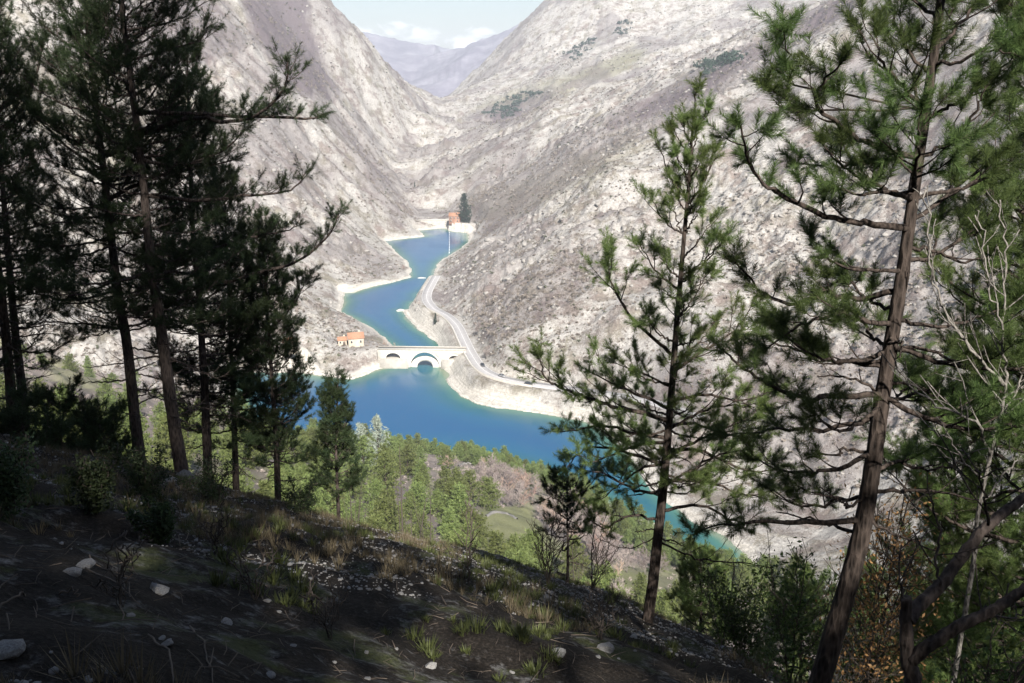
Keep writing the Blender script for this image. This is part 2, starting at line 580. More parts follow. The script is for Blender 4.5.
M['scrub_green'] = foliage('hillside_scrub_leaves', (0.048, 0.055, 0.030), (0.115, 0.12, 0.068), 0.1)
M['dry_grass'] = foliage('dry_grass', (0.07, 0.058, 0.034), (0.17, 0.14, 0.085), 0.2)
M['moss'] = foliage('green_moss', (0.03, 0.036, 0.012), (0.085, 0.095, 0.03), 0.1)
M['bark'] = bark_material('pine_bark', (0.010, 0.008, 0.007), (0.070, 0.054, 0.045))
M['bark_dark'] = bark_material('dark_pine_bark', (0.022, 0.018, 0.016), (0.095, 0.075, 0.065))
M['bark_grey'] = bark_material('pale_grey_bark', (0.09, 0.082, 0.072), (0.25, 0.23, 0.205), 9, 0.4)
M['ground_stone'] = simple('shaded_limestone', (0.10, 0.096, 0.09), (0.27, 0.26, 0.25), 9, 0.9, 0.5, 0.02)  # copy of the loose limestone, the foreground shade darkened into its colour
M['stone'] = simple('loose_limestone', (0.22, 0.21, 0.20), (0.50, 0.48, 0.46), 9, 0.9, 0.5, 0.02)
M['masonry'] = simple('bridge_masonry', (0.36, 0.335, 0.29), (0.50, 0.47, 0.42), 0.9, 0.9, 0.6, 0.1)
M['lime'] = simple('lime_bleached_stone', (0.48, 0.46, 0.42), (0.64, 0.62, 0.57), 0.8, 0.9, 0.4, 0.1)
M['plaster'] = simple('cream_plaster', (0.46, 0.40, 0.31), (0.56, 0.50, 0.41), 0.6, 0.9, 0.2, 0.05)
M['plaster_orange'] = simple('orange_plaster', (0.27, 0.15, 0.105), (0.36, 0.21, 0.15), 0.6, 0.9, 0.2, 0.05)
M['tile'] = simple('clay_roof_tiles', (0.26, 0.13, 0.08), (0.40, 0.22, 0.14), 2.5, 0.85, 0.6, 0.1)
M['concrete'] = simple('pale_concrete', (0.28, 0.265, 0.24), (0.40, 0.38, 0.34), 0.5, 0.9, 0.4, 0.05)
M['asphalt'] = simple('worn_asphalt', (0.31, 0.30, 0.30), (0.39, 0.38, 0.375), 0.6, 0.9, 0.2, 0.02)
M['paint'] = simple('road_paint', (0.7, 0.7, 0.68), (0.8, 0.8, 0.78), 3, 0.7, 0, 0)
M['glass'] = simple('dark_glass', (0.02, 0.025, 0.03), (0.04, 0.045, 0.05), 2, 0.15, 0, 0, 0.5)
M['car_dark'] = simple('dark_car_paint', (0.02, 0.022, 0.03), (0.03, 0.032, 0.04), 1, 0.3, 0, 0, 0.5)
M['car_grey'] = simple('grey_car_paint', (0.22, 0.22, 0.23), (0.27, 0.27, 0.28), 1, 0.35, 0, 0, 0.5)
M['rubber'] = simple('tyre_rubber', (0.015, 0.015, 0.015), (0.03, 0.03, 0.03), 4, 0.8, 0, 0)
M['metal'] = simple('dull_metal', (0.3, 0.3, 0.31), (0.42, 0.42, 0.43), 4, 0.5, 0, 0, 0.5)
M['wood'] = simple('weathered_wood', (0.06, 0.048, 0.038), (0.15, 0.12, 0.095), 4, 0.9, 0.4, 0.02)
M['float'] = simple('white_floats', (0.72, 0.72, 0.70), (0.82, 0.82, 0.80), 1, 0.6, 0, 0)


# ------------------------------------------------------------------ mesh helpers
def mesh_from(name, V, faces_by_n, mat, smooth=False):
    """V (n,3); faces_by_n: list of int arrays (m,k)"""
    me = bpy.data.meshes.new(name)
    V = np.ascontiguousarray(V, dtype=np.float32)
    me.vertices.add(len(V))
    me.vertices.foreach_set('co', V.ravel())
    loops = np.concatenate([f.ravel() for f in faces_by_n]).astype(np.int32)
    tot = np.concatenate([np.full(len(f), f.shape[1], np.int32) for f in faces_by_n])
    start = np.concatenate([[0], np.cumsum(tot)[:-1]]).astype(np.int32)
    me.loops.add(len(loops))
    me.loops.foreach_set('vertex_index', loops)
    me.polygons.add(len(tot))
    me.polygons.foreach_set('loop_start', start)
    if smooth:
        me.polygons.foreach_set('use_smooth', np.ones(len(tot), bool))
    me.update(calc_edges=True)
    me.validate()
    if mat:
        me.materials.append(mat)
    return me


class MB:
    """collects geometry for ONE mesh"""

    def __init__(s):
        s.V, s.F3, s.F4, s.n = [], [], [], 0

    def add(s, V, F3=None, F4=None):
        V = np.asarray(V, float)
        if F3 is not None and len(F3):
            s.F3.append(np.asarray(F3, int) + s.n)
        if F4 is not None and len(F4):
            s.F4.append(np.asarray(F4, int) + s.n)
        s.V.append(V)
        s.n += len(V)

    def tube(s, P, rad, sides=6, cap=True, wob=0.0):
        P = np.asarray(P, float)
        n = len(P)
        rad = np.broadcast_to(np.asarray(rad, float), (n,))
        T = np.gradient(P, axis=0)
        T /= np.linalg.norm(T, axis=1)[:, None] + 1e-9
        ref = np.array([0, 0, 1.0]) if abs(T[0][2]) < 0.8 else np.array([1.0, 0, 0])
        A = np.cross(T, ref)
        A /= np.linalg.norm(A, axis=1)[:, None] + 1e-9
        B = np.cross(T, A)
        th = np.arange(sides) * 2 * math.pi / sides
        rr = rad[:, None] * np.ones((n, sides))
        if wob:
            rr = rr * (1 + wob * (RNG.random((n, sides)) - 0.5))
        V = P[:, None] + rr[..., None] * (np.cos(th)[None, :, None] * A[:, None] + np.sin(th)[None, :, None] * B[:, None])
        V = V.reshape(-1, 3)
        i = np.arange(n - 1)[:, None] * sides
        j = np.arange(sides)[None]
        k = (j + 1) % sides
        F = np.stack([i + j, i + k, i + sides + k, i + sides + j], -1).reshape(-1, 4)
        F3 = None
        if cap:
            V = np.vstack([V, P[-1], P[0]])
            e = (n - 1) * sides
            jj = np.arange(sides)
            F3 = np.vstack([np.stack([e + jj, e + (jj + 1) % sides, np.full(sides, n * sides)], 1),
                            np.stack([(jj + 1) % sides, jj, np.full(sides, n * sides + 1)], 1)])
        s.add(V, F3, F)

    def box(s, c, size, rz=0.0, taper=1.0):
        sx, sy, sz = [q / 2 for q in size]
        V = np.array([[x * (taper if z > 0 else 1), y * (taper if z > 0 else 1), z] for z in (-sz, sz) for x, y in ((-sx, -sy), (sx, -sy), (sx, sy), (-sx, sy))])
        c_, s_ = math.cos(rz), math.sin(rz)
        V = V @ np.array([[c_, s_, 0], [-s_, c_, 0], [0, 0, 1]]) + np.asarray(c, float)
        s.add(V, None, [[0, 3, 2, 1], [4, 5, 6, 7], [0, 1, 5, 4], [1, 2, 6, 5], [2, 3, 7, 6], [3, 0, 4, 7]])

    def mesh(s, name, mat, smooth=False):
        fs = []
        if s.F4:
            fs.append(np.concatenate(s.F4))
        if s.F3:
            fs.append(np.concatenate(s.F3))
        return mesh_from(name, np.concatenate(s.V), fs, mat, smooth)

    def build(s, name, mat, parent=None, smooth=False, loc=None):
        o = bpy.data.objects.new(name, s.mesh(name, mat, smooth))
        COL.objects.link(o)
        if parent:
            o.parent = parent
        if loc is not None:
            o.location = loc
        return o


def tag(o, label=None, cat=None, group=None, kind=None):
    if label:
        o['label'] = label
    if cat:
        o['category'] = cat
    if group:
        o['group'] = group
    if kind:
        o['kind'] = kind
    return o


def empty(name, loc, label, cat, group=None, rz=0.0):
    o = bpy.data.objects.new(name, None)
    o.empty_display_size = 0.5
    o.location = loc
    o.rotation_euler = (0, 0, rz)
    COL.objects.link(o)
    return tag(o, label, cat, group)


def copy_tree(o, parent=None):
    c = o.copy()
    COL.objects.link(c)
    if parent:
        c.parent = parent
    for ch in list(o.children):
        copy_tree(ch, c)
    return c


def norm(v):
    return v / (np.linalg.norm(v, axis=-1, keepdims=True) + 1e-9)


# ------------------------------------------------------------------ terrain sheet
def build_terrain():
    rings = np.concatenate([np.geomspace(0.4, 45, 300, endpoint=False), np.geomspace(45, 220, 100, endpoint=False),
                            np.geomspace(220, 1350, 500, endpoint=False), np.geomspace(1350, 2700, 120, endpoint=False), np.geomspace(2700, 9000, 60)])
    az = np.concatenate([np.linspace(R(-37), R(37), 840, endpoint=False), np.linspace(R(37), R(323), 150, endpoint=False)])
    nr, na = len(rings), len(az)
    X = rings[:, None] * np.sin(az)[None]
    Y = rings[:, None] * np.cos(az)[None]
    Z = height(X, Y)
    V = np.stack([X, Y, Z], -1).reshape(-1, 3)
    V = np.vstack([V, [[0, 0, hz(0, 0.01)]]])
    i = np.arange(nr - 1)[:, None] * na
    j = np.arange(na)[None]
    k = (j + 1) % na
    F4 = np.stack([i + j, i + na + j, i + na + k, i + k], -1).reshape(-1, 4)
    F3 = np.stack([np.arange(na), (np.arange(na) + 1) % na, np.full(na, nr * na)], 1)
    x, y, z = V.T
    sd = np.full(len(x), 1e4)
    bx = (y > 150) & (y < 1400) & (np.abs(x) < 700)
    sd[bx] = lake_sd(x[bx], y[bx]) + (vnoise(x[bx] / 9, y[bx] / 9, 3) - 0.5) * 2.4 + (vnoise(x[bx] / 28, y[bx] / 28, 9) - 0.5) * 4
    r = np.hypot(x, y)
    px, py, _ = project(V)
    wob = (fbm(x, y, 60, 3, 81) - 0.5) * 60
    wob2 = (fbm(x, y, 40, 3, 85) - 0.5) * 40

    def poly(pts, soft=1):
        acc_ = 0
        q = np.array(pts, float)
        for sx, sy in ((0.15, 0.2), (0.4, 0.35), (0.6, -0.3), (-0.4, 0.5), (-0.7, -0.5), (0.9, 0.8)):
            acc_ = acc_ + inside(px + wob * sx + sx * 9, py + wob2 * sy + sy * 7, q) / 6.0
        return acc_
    wood = np.zeros(len(x)); grass = np.zeros(len(x))
    # bare woods on the far slopes (their own colour: leafless crowns over leaf litter)
    for pts, v in [([(230, -40), (300, -40), (330, 70), (345, 105), (300, 95), (255, 40)], 1.0),
                   ([(60, 10), (150, 0), (230, 0), (255, 50), (200, 70), (120, 50)], 0.7),
                   ([(330, 110), (360, 130), (420, 225), (405, 228), (372, 190)], 0.75),
                   ([(470, 118), (545, 92), (560, 100), (500, 130)], 1.0),
                   ([(680, 82), (760, 40), (850, -10), (890, -10), (800, 45), (700, 100), (610, 140), (600, 125)], 1.0),
                   ([(480, 190), (560, 150), (690, 90), (700, 110), (600, 165), (520, 215)], 0.55),
                   ([(455, 205), (500, 180), (540, 200), (490, 235), (455, 240)], 0.6),
                   ([(465, 310), (520, 270), (590, 240), (620, 270), (560, 310), (500, 345)], 0.45),
                   ([(440, 260), (520, 215), (560, 235), (490, 290), (450, 300)], 0.4),
                   ([(820, 110), (900, 60), (1024, 40), (1024, 160), (900, 200)], 0.45),
                   ([(840, 240), (1000, 190), (1024, 320), (900, 330)], 0.4)]:
        wood = np.maximum(wood, poly(pts) * v)
    for pts, v in [([(478, 108), (560, 78), (640, 48), (650, 62), (570, 92), (500, 116)], 0.9),
                   ([(0, 40), (90, 60), (230, 110), (240, 150), (100, 150), (0, 110)], 0.7),
                   ([(470, 200), (560, 165), (640, 130), (650, 150), (560, 195), (490, 225)], 0.6),
                   ([(60, 90), (180, 110), (230, 180), (120, 200)], 0.4)]:
        grass = np.maximum(grass, poly(pts) * v)
    wn = sstep(0.5, 0.64, fbm(x, y, 70, 4, 91))
    wood = np.maximum(wood, wn * 0.5 * (r > 300))
    wood *= sstep(8, 20, sd)
    bw = 1.5 + 6.5 * sstep(0.3, 0.7, fbm(x, y, 45, 2, 96)) * (1 - 0.7 * sstep(620, 800, y)) * (0.25 + 0.75 * sstep(310, 370, y))
    beach = (1 - sstep(0, 2.5, sd - bw + (fbm(x, y, 10, 3, 95) - 0.5) * 5)) * (r > 200)
    own = np.zeros(len(x), bool)
    ysh = np.interp(x, [-400, -160, -115, -60, 0, 40, 80, 130, 260], [330, 380, 372, 362, 345, 300, 245, 175, 60])
    own = (y < ysh) & (r < 700)
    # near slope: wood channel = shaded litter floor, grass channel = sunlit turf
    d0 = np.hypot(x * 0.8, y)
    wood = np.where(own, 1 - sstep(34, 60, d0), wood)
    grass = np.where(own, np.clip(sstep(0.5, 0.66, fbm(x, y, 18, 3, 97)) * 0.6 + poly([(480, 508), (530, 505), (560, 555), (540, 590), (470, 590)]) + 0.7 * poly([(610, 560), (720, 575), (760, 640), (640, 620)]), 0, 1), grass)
    beach = np.where(own & (sd < 400), beach * 0.9, beach)
    # bare cut above the road
    cut = np.maximum(poly([(485, 362), (530, 372), (560, 385), (500, 378)]), poly([(432, 320), (440, 316), (462, 345), (455, 352), (435, 336)]) * 0.6)
    beach = np.where(~own, np.maximum(beach, cut * 0.7), beach)
    attr = np.stack([wood, grass, beach, np.ones(len(x))], 1).astype(np.float32)
    axis = np.interp(y, [0, 300, 480, 700, 900, 1300, 1800, 2400], [-60, -30, -48, -95, -80, -140, -150, -170])
    cls = np.where(own, 0, np.where(r > 2750, 3, np.where(x < axis, 1, 2)))
    cls = np.where((r <= 2750) & (y < 0) & ~own, np.where(x < 0, 1, 2), cls)
    names = ['hillside', 'mountain_left', 'mountain_right', 'far_hills']
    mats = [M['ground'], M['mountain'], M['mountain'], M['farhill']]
    c4 = cls[F4].max(axis=1)
    c3 = cls[F3].max(axis=1)
    for c in range(4):
        f4 = F4[c4 == c]
        f3 = F3[c3 == c]
        ids = np.unique(np.concatenate([f4.ravel(), f3.ravel()]))
        remap = np.full(len(V), -1)
        remap[ids] = np.arange(len(ids))
        fs = [remap[f] for f in (f4, f3) if len(f)]
        me = mesh_from(names[c], V[ids], fs, mats[c], smooth=True)
        ca = me.color_attributes.new('cover', 'FLOAT_COLOR', 'POINT')
        ca.data.foreach_set('color', attr[ids].ravel())
        o = bpy.data.objects.new(names[c], me)
        COL.objects.link(o)
        tag(o, kind='structure')


build_terrain()


# ------------------------------------------------------------------ lake
def build_lake():
    x0, x1 = LAKE[:, 0].min() - 25, LAKE[:, 0].max() + 25
    y0, y1 = LAKE[:, 1].min() - 25, LAKE[:, 1].max() + 25
    st = 3.0
    gx = np.arange(x0, x1, st); gy = np.arange(y0, y1, st)
    X, Y = np.meshgrid(gx, gy)
    sd = lake_sd(X, Y)
    V = np.stack([X, Y, 0 * X], -1).reshape(-1, 3)
    ny, nx = X.shape
    i = np.arange(ny - 1)[:, None] * nx + np.arange(nx - 1)[None]
    F = np.stack([i, i + 1, i + nx + 1, i + nx], -1).reshape(-1, 4)
    s = sd.ravel()
    F = F[(s[F] < 14).any(axis=1)]
    ids = np.unique(F)
    re = np.full(len(V), -1); re[ids] = np.arange(len(ids))
    me = mesh_from('lake', V[ids], [re[F]], M['water'], True)
    # shallow tint narrower in the upper lake; its dark edge reflections put into the colour
    dep = np.clip(-s[ids] / (30.0 - 12 * sstep(480, 560, V[ids][:, 1])), 0, 1)
    a = me.attributes.new('depth', 'FLOAT', 'POINT')
    a.data.foreach_set('value', dep.astype(np.float32))
    o = bpy.data.objects.new('lake', me)
    COL.objects.link(o)
    tag(o, kind='structure')


build_lake()


# ------------------------------------------------------------------ road
def build_road():
    P = ROAD3.copy()
    T = np.gradient(P, axis=0); T[:, 2] = 0; T = norm(T)
    Nn = np.stack([T[:, 1], -T[:, 0], 0 * T[:, 0]], 1)
    wid = 3.6
    mb = MB()
    n = len(P)
    top = 0.28
    V = np.concatenate([P - Nn * wid + [0, 0, -1], P - Nn * wid + [0, 0, top], P + Nn * wid + [0, 0, top], P + Nn * wid + [0, 0, -1]])
    i = np.arange(n - 1)
    F = np.concatenate([np.stack([k * n + i, k * n + i + 1, (k + 1) * n + i + 1, (k + 1) * n + i], 1) for k in range(3)])
    mb.add(V, None, F)
    tag(mb.build('road', M['asphalt']), kind='structure')
    mk = MB()
    for off, hw in ((0, 0.08), (-wid + 0.35, 0.08), (wid - 0.35, 0.08)):
        V = np.concatenate([P + Nn * (off - hw) + [0, 0, top + 0.006], P + Nn * (off + hw) + [0, 0, top + 0.006]])
        mk.add(V, None, np.stack([i, i + 1, n + i + 1, n + i], 1))
    tag(mk.build('road_markings', M['paint']), kind='structure')
    # low wall on the lake side
    for nm, off, sl, lab in (('parapet_wall', wid + 0.45, slice(18, 62), 'long low stone parapet wall along the lake side of the road'),):
        Q = P[sl] + Nn[sl] * off
        m = len(Q)
        N2 = Nn[sl]
        V = np.concatenate([Q - N2 * 0.25 + [0, 0, -1.5], Q - N2 * 0.25 + [0, 0, 1.1], Q + N2 * 0.25 + [0, 0, 1.1], Q + N2 * 0.25 + [0, 0, -1.5]])
        j = np.arange(m - 1)
        F = np.concatenate([np.stack([k * m + j, k * m + j + 1, (k + 1) % 4 * m + j + 1, (k + 1) % 4 * m + j], 1) for k in range(4)])
        w = MB(); w.add(V, None, F)
        tag(w.build(nm, M['masonry']), lab, 'wall')
    return P, T, Nn


RP, RT, RN = build_road()


# ------------------------------------------------------------------ bridge
def build_bridge():
    A = on_z(378, 347, 11.2); B = on_z(466, 349, 10.6)
    A[2] = B[2] = 11.0
    L = np.linalg.norm((B - A)[:2])
    ang = math.atan2(B[1] - A[1], B[0] - A[0])
    e = empty('stone_bridge', (A[0], A[1], 0), 'pale stone arched bridge crossing the narrow middle of the lake', 'bridge', rz=ang)
    ux = np.array([math.cos(ang), math.sin(ang)])

    def loc(px, py, z):
        p = on_z(px, py, z)
        return float((p[:2] - A[:2]) @ ux)
    arches = []      # centre, half width, spring z, rise
    for xa, xb, ytop, ybot in ((386, 400.5, 352, 358), (410.5, 439.5, 350.8, 367), (449, 460.5, 354, 357.5)):
        c0, c1 = loc(xa, 355, 7), loc(xb, 355, 7)
        arches.append(((c0 + c1) / 2, (c1 - c0) / 2))
    ar = [(arches[0][0], arches[0][1], 5.4, 3.0), (arches[1][0], arches[1][1], 0.4, 8.6), (arches[2][0], arches[2][1], 4.6, 2.7)]
    W = 2.6

    def strip(mb, prof, top, w, y0=0.0):
        prof = np.array(prof)
        n = len(prof)
        F_, Bk = y0 - w, y0 + w
        tp = np.array([top(p[0]) for p in prof])
        V = np.concatenate([np.stack([prof[:, 0], np.full(n, yy), zz], 1) for yy in (F_, Bk) for zz in (prof[:, 1], tp)])
        i = np.arange(n - 1)
        keep = np.abs(np.diff(prof[:, 0])) > 1e-6
        k = i[keep]
        quads = [np.stack([k, k + 1, n + k + 1, n + k], 1), np.stack([2 * n + k + 1, 2 * n + k, 3 * n + k, 3 * n + k + 1], 1),
                 np.stack([n + k, n + k + 1, 3 * n + k + 1, 3 * n + k], 1), np.stack([i + 1, i, 2 * n + i, 2 * n + i + 1], 1)]
        quads.append(np.array([[0, n, 3 * n, 2 * n], [n - 1, 3 * n - 1, 4 * n - 1, 2 * n - 1]]))
        mb.add(V, None, np.concatenate(quads))
    base = -5.0
    prof = [(0, base)]
    for (c, hw, zs, rise) in ar:
        prof.append((c - hw, base)); prof.append((c - hw, zs))
        for t in np.linspace(math.pi, 0, 25)[1:-1]:
            prof.append((c + hw * math.cos(t), zs + rise * math.sin(t)))
        prof.append((c + hw, zs)); prof.append((c + hw, base))
    prof.append((L, base))
    mb = MB(); strip(mb, prof, lambda x: 10.4, W)
    mb.build('arched_wall', M['masonry'], e)
    # raised ring of voussoirs on the face of each arch
    for (c, hw, zs, rise) in ar:
        th = np.linspace(math.pi, 0, 25)
        for yy, t in ((-W - 0.12, 1), (W + 0.12, -1)):
            rg = MB()
            a = np.stack([c + hw * np.cos(th), np.full(25, yy), zs + rise * np.sin(th)], 1)
            b_ = np.stack([c + (hw + 0.9) * np.cos(th), np.full(25, yy), zs + (rise + 0.8) * np.sin(th)], 1)
            a2, b2 = a.copy(), b_.copy()
            a2[:, 1] = b2[:, 1] = (W - 0.02) * (-1 if yy < 0 else 1)
            V = np.concatenate([a, b_, a2, b2])
            i = np.arange(24)
            rg.add(V, None, np.concatenate([np.stack([i, i + 1, 25 + i + 1, 25 + i], 1), np.stack([50 + i, 50 + i + 1, i + 1, i], 1), np.stack([25 + i, 25 + i + 1, 75 + i + 1, 75 + i], 1)]))
            rg.build('arch_ring', M['lime'], e)
    dk = MB(); dk.box((L / 2, 0, 10.5), (L, 2 * W - 0.5, 0.2)); dk.build('deck', M['concrete'], e)
    for s in (-1, 1):
        pr = MB(); pr.box((L / 2, s * (W - 0.1), 10.7), (L, 0.4, 0.6)); pr.build('parapet', M['masonry'], e)
        co = MB(); co.box((L / 2, s * (W - 0.1), 11.07), (L, 0.56, 0.14)); co.build('coping', M['lime'], e)
    for x0, x1, zt in ((0.5, ar[1][0] - ar[1][1] - 0.6, 5.2), (ar[1][0] + ar[1][1] + 0.6, L - 0.5, 5.0)):
        ab = MB(); ab.box(((x0 + x1) / 2, 0, zt - 5), (x1 - x0, 2 * W + 5.5, 10), taper=0.86); ab.build('abutment', M['concrete'], e)
    # low arch standing in the water under the main arch
    c, hw, zs, rise = ar[1]
    hi = hw * 0.55
    prof = [(c - hw + 0.1, base), (c - hi, base), (c - hi, 0.2)]
    for t in np.linspace(math.pi, 0, 25)[1:-1]:
        prof.append((c + hi * math.cos(t), 0.2 + 3.6 * math.sin(t)))
    prof += [(c + hi, 0.2), (c + hi, base), (c + hw - 0.1, base)]
    # finer profile so the curved crown follows
    P2 = []
    for (a, b) in zip(prof[:-1], prof[1:]):
        m = max(1, int(abs(b[0] - a[0]) / 0.4))
        for q in range(m):
            P2.append((a[0] + (b[0] - a[0]) * q / m, a[1] + (b[1] - a[1]) * q / m))
    P2.append(prof[-1])
    lo = MB()
    strip(lo, P2, lambda x: 0.5 + 5.6 * math.sqrt(max(0.0, 1 - ((x - c) / hw) ** 2)), 1.3, y0=-0.6)
    lo.build('lower_arch', M['lime'], e)



build_bridge()


# ------------------------------------------------------------------ buildings
def gable_house(name, p, w, d, h, roof_h, rz, wall, roof, label, cat, wins, door=True, over=0.5):
    e = empty(name, p, label, cat, rz=rz)
    wb = MB()
    V = [[-w / 2, -d / 2, -2], [w / 2, -d / 2, -2], [w / 2, d / 2, -2], [-w / 2, d / 2, -2], [-w / 2, -d / 2, h], [w / 2, -d / 2, h], [w / 2, d / 2, h], [-w / 2, d / 2, h], [-w / 2, 0, h + roof_h], [w / 2, 0, h + roof_h]]
    wb.add(V, [[4, 7, 8], [6, 5, 9]], [[0, 1, 5, 4], [1, 2, 6, 5], [2, 3, 7, 6], [3, 0, 4, 7]])
    wb.build('wall', wall, e)
    rb = MB()
    t = 0.25
    o = over
    k = roof_h / (d / 2)
    zl = h - o * k
    for s in (-1, 1):
        a = np.array([[-w / 2 - o, s * (d / 2 + o), zl + 0.05], [w / 2 + o, s * (d / 2 + o), zl + 0.05], [w / 2 + o, 0, h + roof_h + 0.05], [-w / 2 - o, 0, h + roof_h + 0.05]])
        b = a + [0, 0, t]
        rb.add(np.vstack([a, b]), None, [[0, 1, 2, 3], [4, 5, 6, 7], [0, 1, 5, 4], [1, 2, 6, 5], [3, 0, 4, 7]])
    r = rb.build('roof', roof, e)
    cb = MB(); cb.box((w * 0.25, d * 0.12, h + roof_h + 0.3), (0.8, 0.8, 1.6)); cb.build('chimney', wall, r)
    for (x, z, ww, hh) in wins:
        f = MB(); f.box((x, -d / 2 - 0.03, z), (ww + 0.3, 0.12, hh + 0.3)); fo = f.build('window', M['lime'], e)
        g = MB(); g.box((x, -d / 2 - 0.075, z), (ww, 0.06, hh)); g.build('pane', M['glass'], fo)
    if door:
        f = MB(); f.box((door if not isinstance(door, bool) else 0, -d / 2 - 0.04, 1.15), (1.4, 0.12, 2.3)); f.build('door', M['wood'], e)
    return e


gable_house('church', CHURCH, 8.6, 7.5, 5.2, 2.3, R(14), M['plaster'], M['tile'], 'small cream hermitage church with orange tiled roof left of the bridge', 'church', [(-2.6, 3.2, 0.8, 1.4), (2.6, 3.2, 0.8, 1.4)], 0.0)
gable_house('outbuilding', CHURCH + np.array([-8.2, 1.5, 0.0]), 4.8, 5, 3.2, 1.2, R(14), M['plaster'], M['tile'], 'low cream outbuilding adjoining the left end of the hermitage church', 'building', [(-1.2, 1.9, 0.8, 1.0)], 1.0)
gable_house('house', HOUSE2, 6.5, 6, 4.6, 1.8, R(-8), M['plaster'], M['tile'], 'small house with orange roof behind the left pines above the lake', 'house', [(-1.6, 2.6, 0.9, 1.2), (1.6, 2.6, 0.9, 1.2)], 0.0)
gable_house('house', REDH, 11.5, 9, 7.2, 2.6, R(-6), M['plaster_orange'], M['tile'], 'orange house with red roof at the far lake end beside the tall fir', 'house', [(-3.6, 1.8, 1.1, 1.5), (0, 5.2, 1.1, 1.5), (3.6, 1.8, 1.1, 1.5), (-3.6, 5.2, 1.1, 1.5), (3.6, 5.2, 1.1, 1.5)], 0.0)


def wall_between(name, a, b, zb, zt, th, mat, label, cat, cap=None):
    e = empty(name, (a[0], a[1], 0), label, cat)
    d = (b - a)[:2]
    L = np.linalg.norm(d); ang = math.atan2(d[1], d[0])
    e.rotation_euler = (0, 0, ang)
    m = MB(); m.box((L / 2, 0, (zb + zt) / 2), (L, th, zt - zb)); m.build('wall_face', mat, e)
    if cap:
        m = MB(); m.box((L / 2, 0, zt + 0.2), (L + 0.4, th + 0.8, 0.4)); m.build('coping', cap, e)
    if cat == 'dam':
        for q in range(5):
            m = MB(); m.box((L * (q + 0.5) / 5, -th / 2 - 0.3, (zb + zt) / 2), (0.9, 0.6, zt - zb)); m.build('buttress', mat, e)
    return e


wall_between('dam', on_z(418.5, 227.5, 0.5), on_z(449, 227, 0.5), -6, 8.8, 2.4, M['concrete'], 'low pale concrete dam wall closing the far end of the lake', 'dam', M['lime'])
wall_between('guard_wall', on_z(474, 222.5, 9), on_z(490, 230, 9), 4, 10.6, 0.8, M['lime'], 'short white roadside wall right of the tall fir', 'wall')

# float line and its buoys
a, b = on_z(449, 231.5, 0.1), on_z(449, 254, 0.1)
e = empty('float_line', tuple(a), 'thin white float line stretched across the far water', 'float line')
m = MB(); m.tube(np.array([[0, 0, 0], (b - a) * 0.5 + [0.6, 0, 0], b - a]), 0.13, 5); m.build('rope', M['float'], e)
for k in range(9):
    q = (b - a) * (k + 0.5) / 9 + [0.35, 0, 0.05]
    m = MB(); m.tube(np.array([q - [0, 1.2, 0], q - [0, 0.9, 0], q + [0, 0.9, 0], q + [0, 1.2, 0]]), [0.12, 0.34, 0.34, 0.12], 8)
    m.build('float', M['float'], e)


# rocks in the water
def rock_mesh(seed, sub=2, flat=0.7, jag=0.55):
    import bmesh
    bm = bmesh.new()
    bmesh.ops.create_icosphere(bm, subdivisions=sub, radius=1)
    rg = np.random.default_rng(seed)
    dirs = norm(rg.normal(size=(9, 3)))
    cut = 0.55 + 0.35 * rg.random(9)
    for v in bm.verts:
        p = np.array(v.co)
        for dd, c in zip(dirs, cut):
            s = p @ dd
            if s > c:
                p = p - dd * (s - c) * 0.9
        p *= 1 + jag * 0.12 * rg.normal()
        v.co = (p[0], p[1], p[2] * flat)
    me = bpy.data.meshes.new('rock')
    bm.to_mesh(me); bm.free()
    me.materials.append(M['stone'])
    return me


ROCKS = [rock_mesh(100 + i, 2) for i in range(6)]
for (px, py, s, lab) in ((421.5, 278, (4.2, 1.6, 0.9), 'pale flat islet rock breaking the blue water of the upper lake'), (401, 310.5, (4.0, 3.0, 1.5), 'white rock at the water end of the narrow beach spit')):
    p = on_z(px, py, 0)
    o = bpy.data.objects.new('islet_rock', ROCKS[0].copy()); o.data.materials[0] = M['lime']
    COL.objects.link(o); o.location = p; o.scale = s
    tag(o, lab, 'rock')


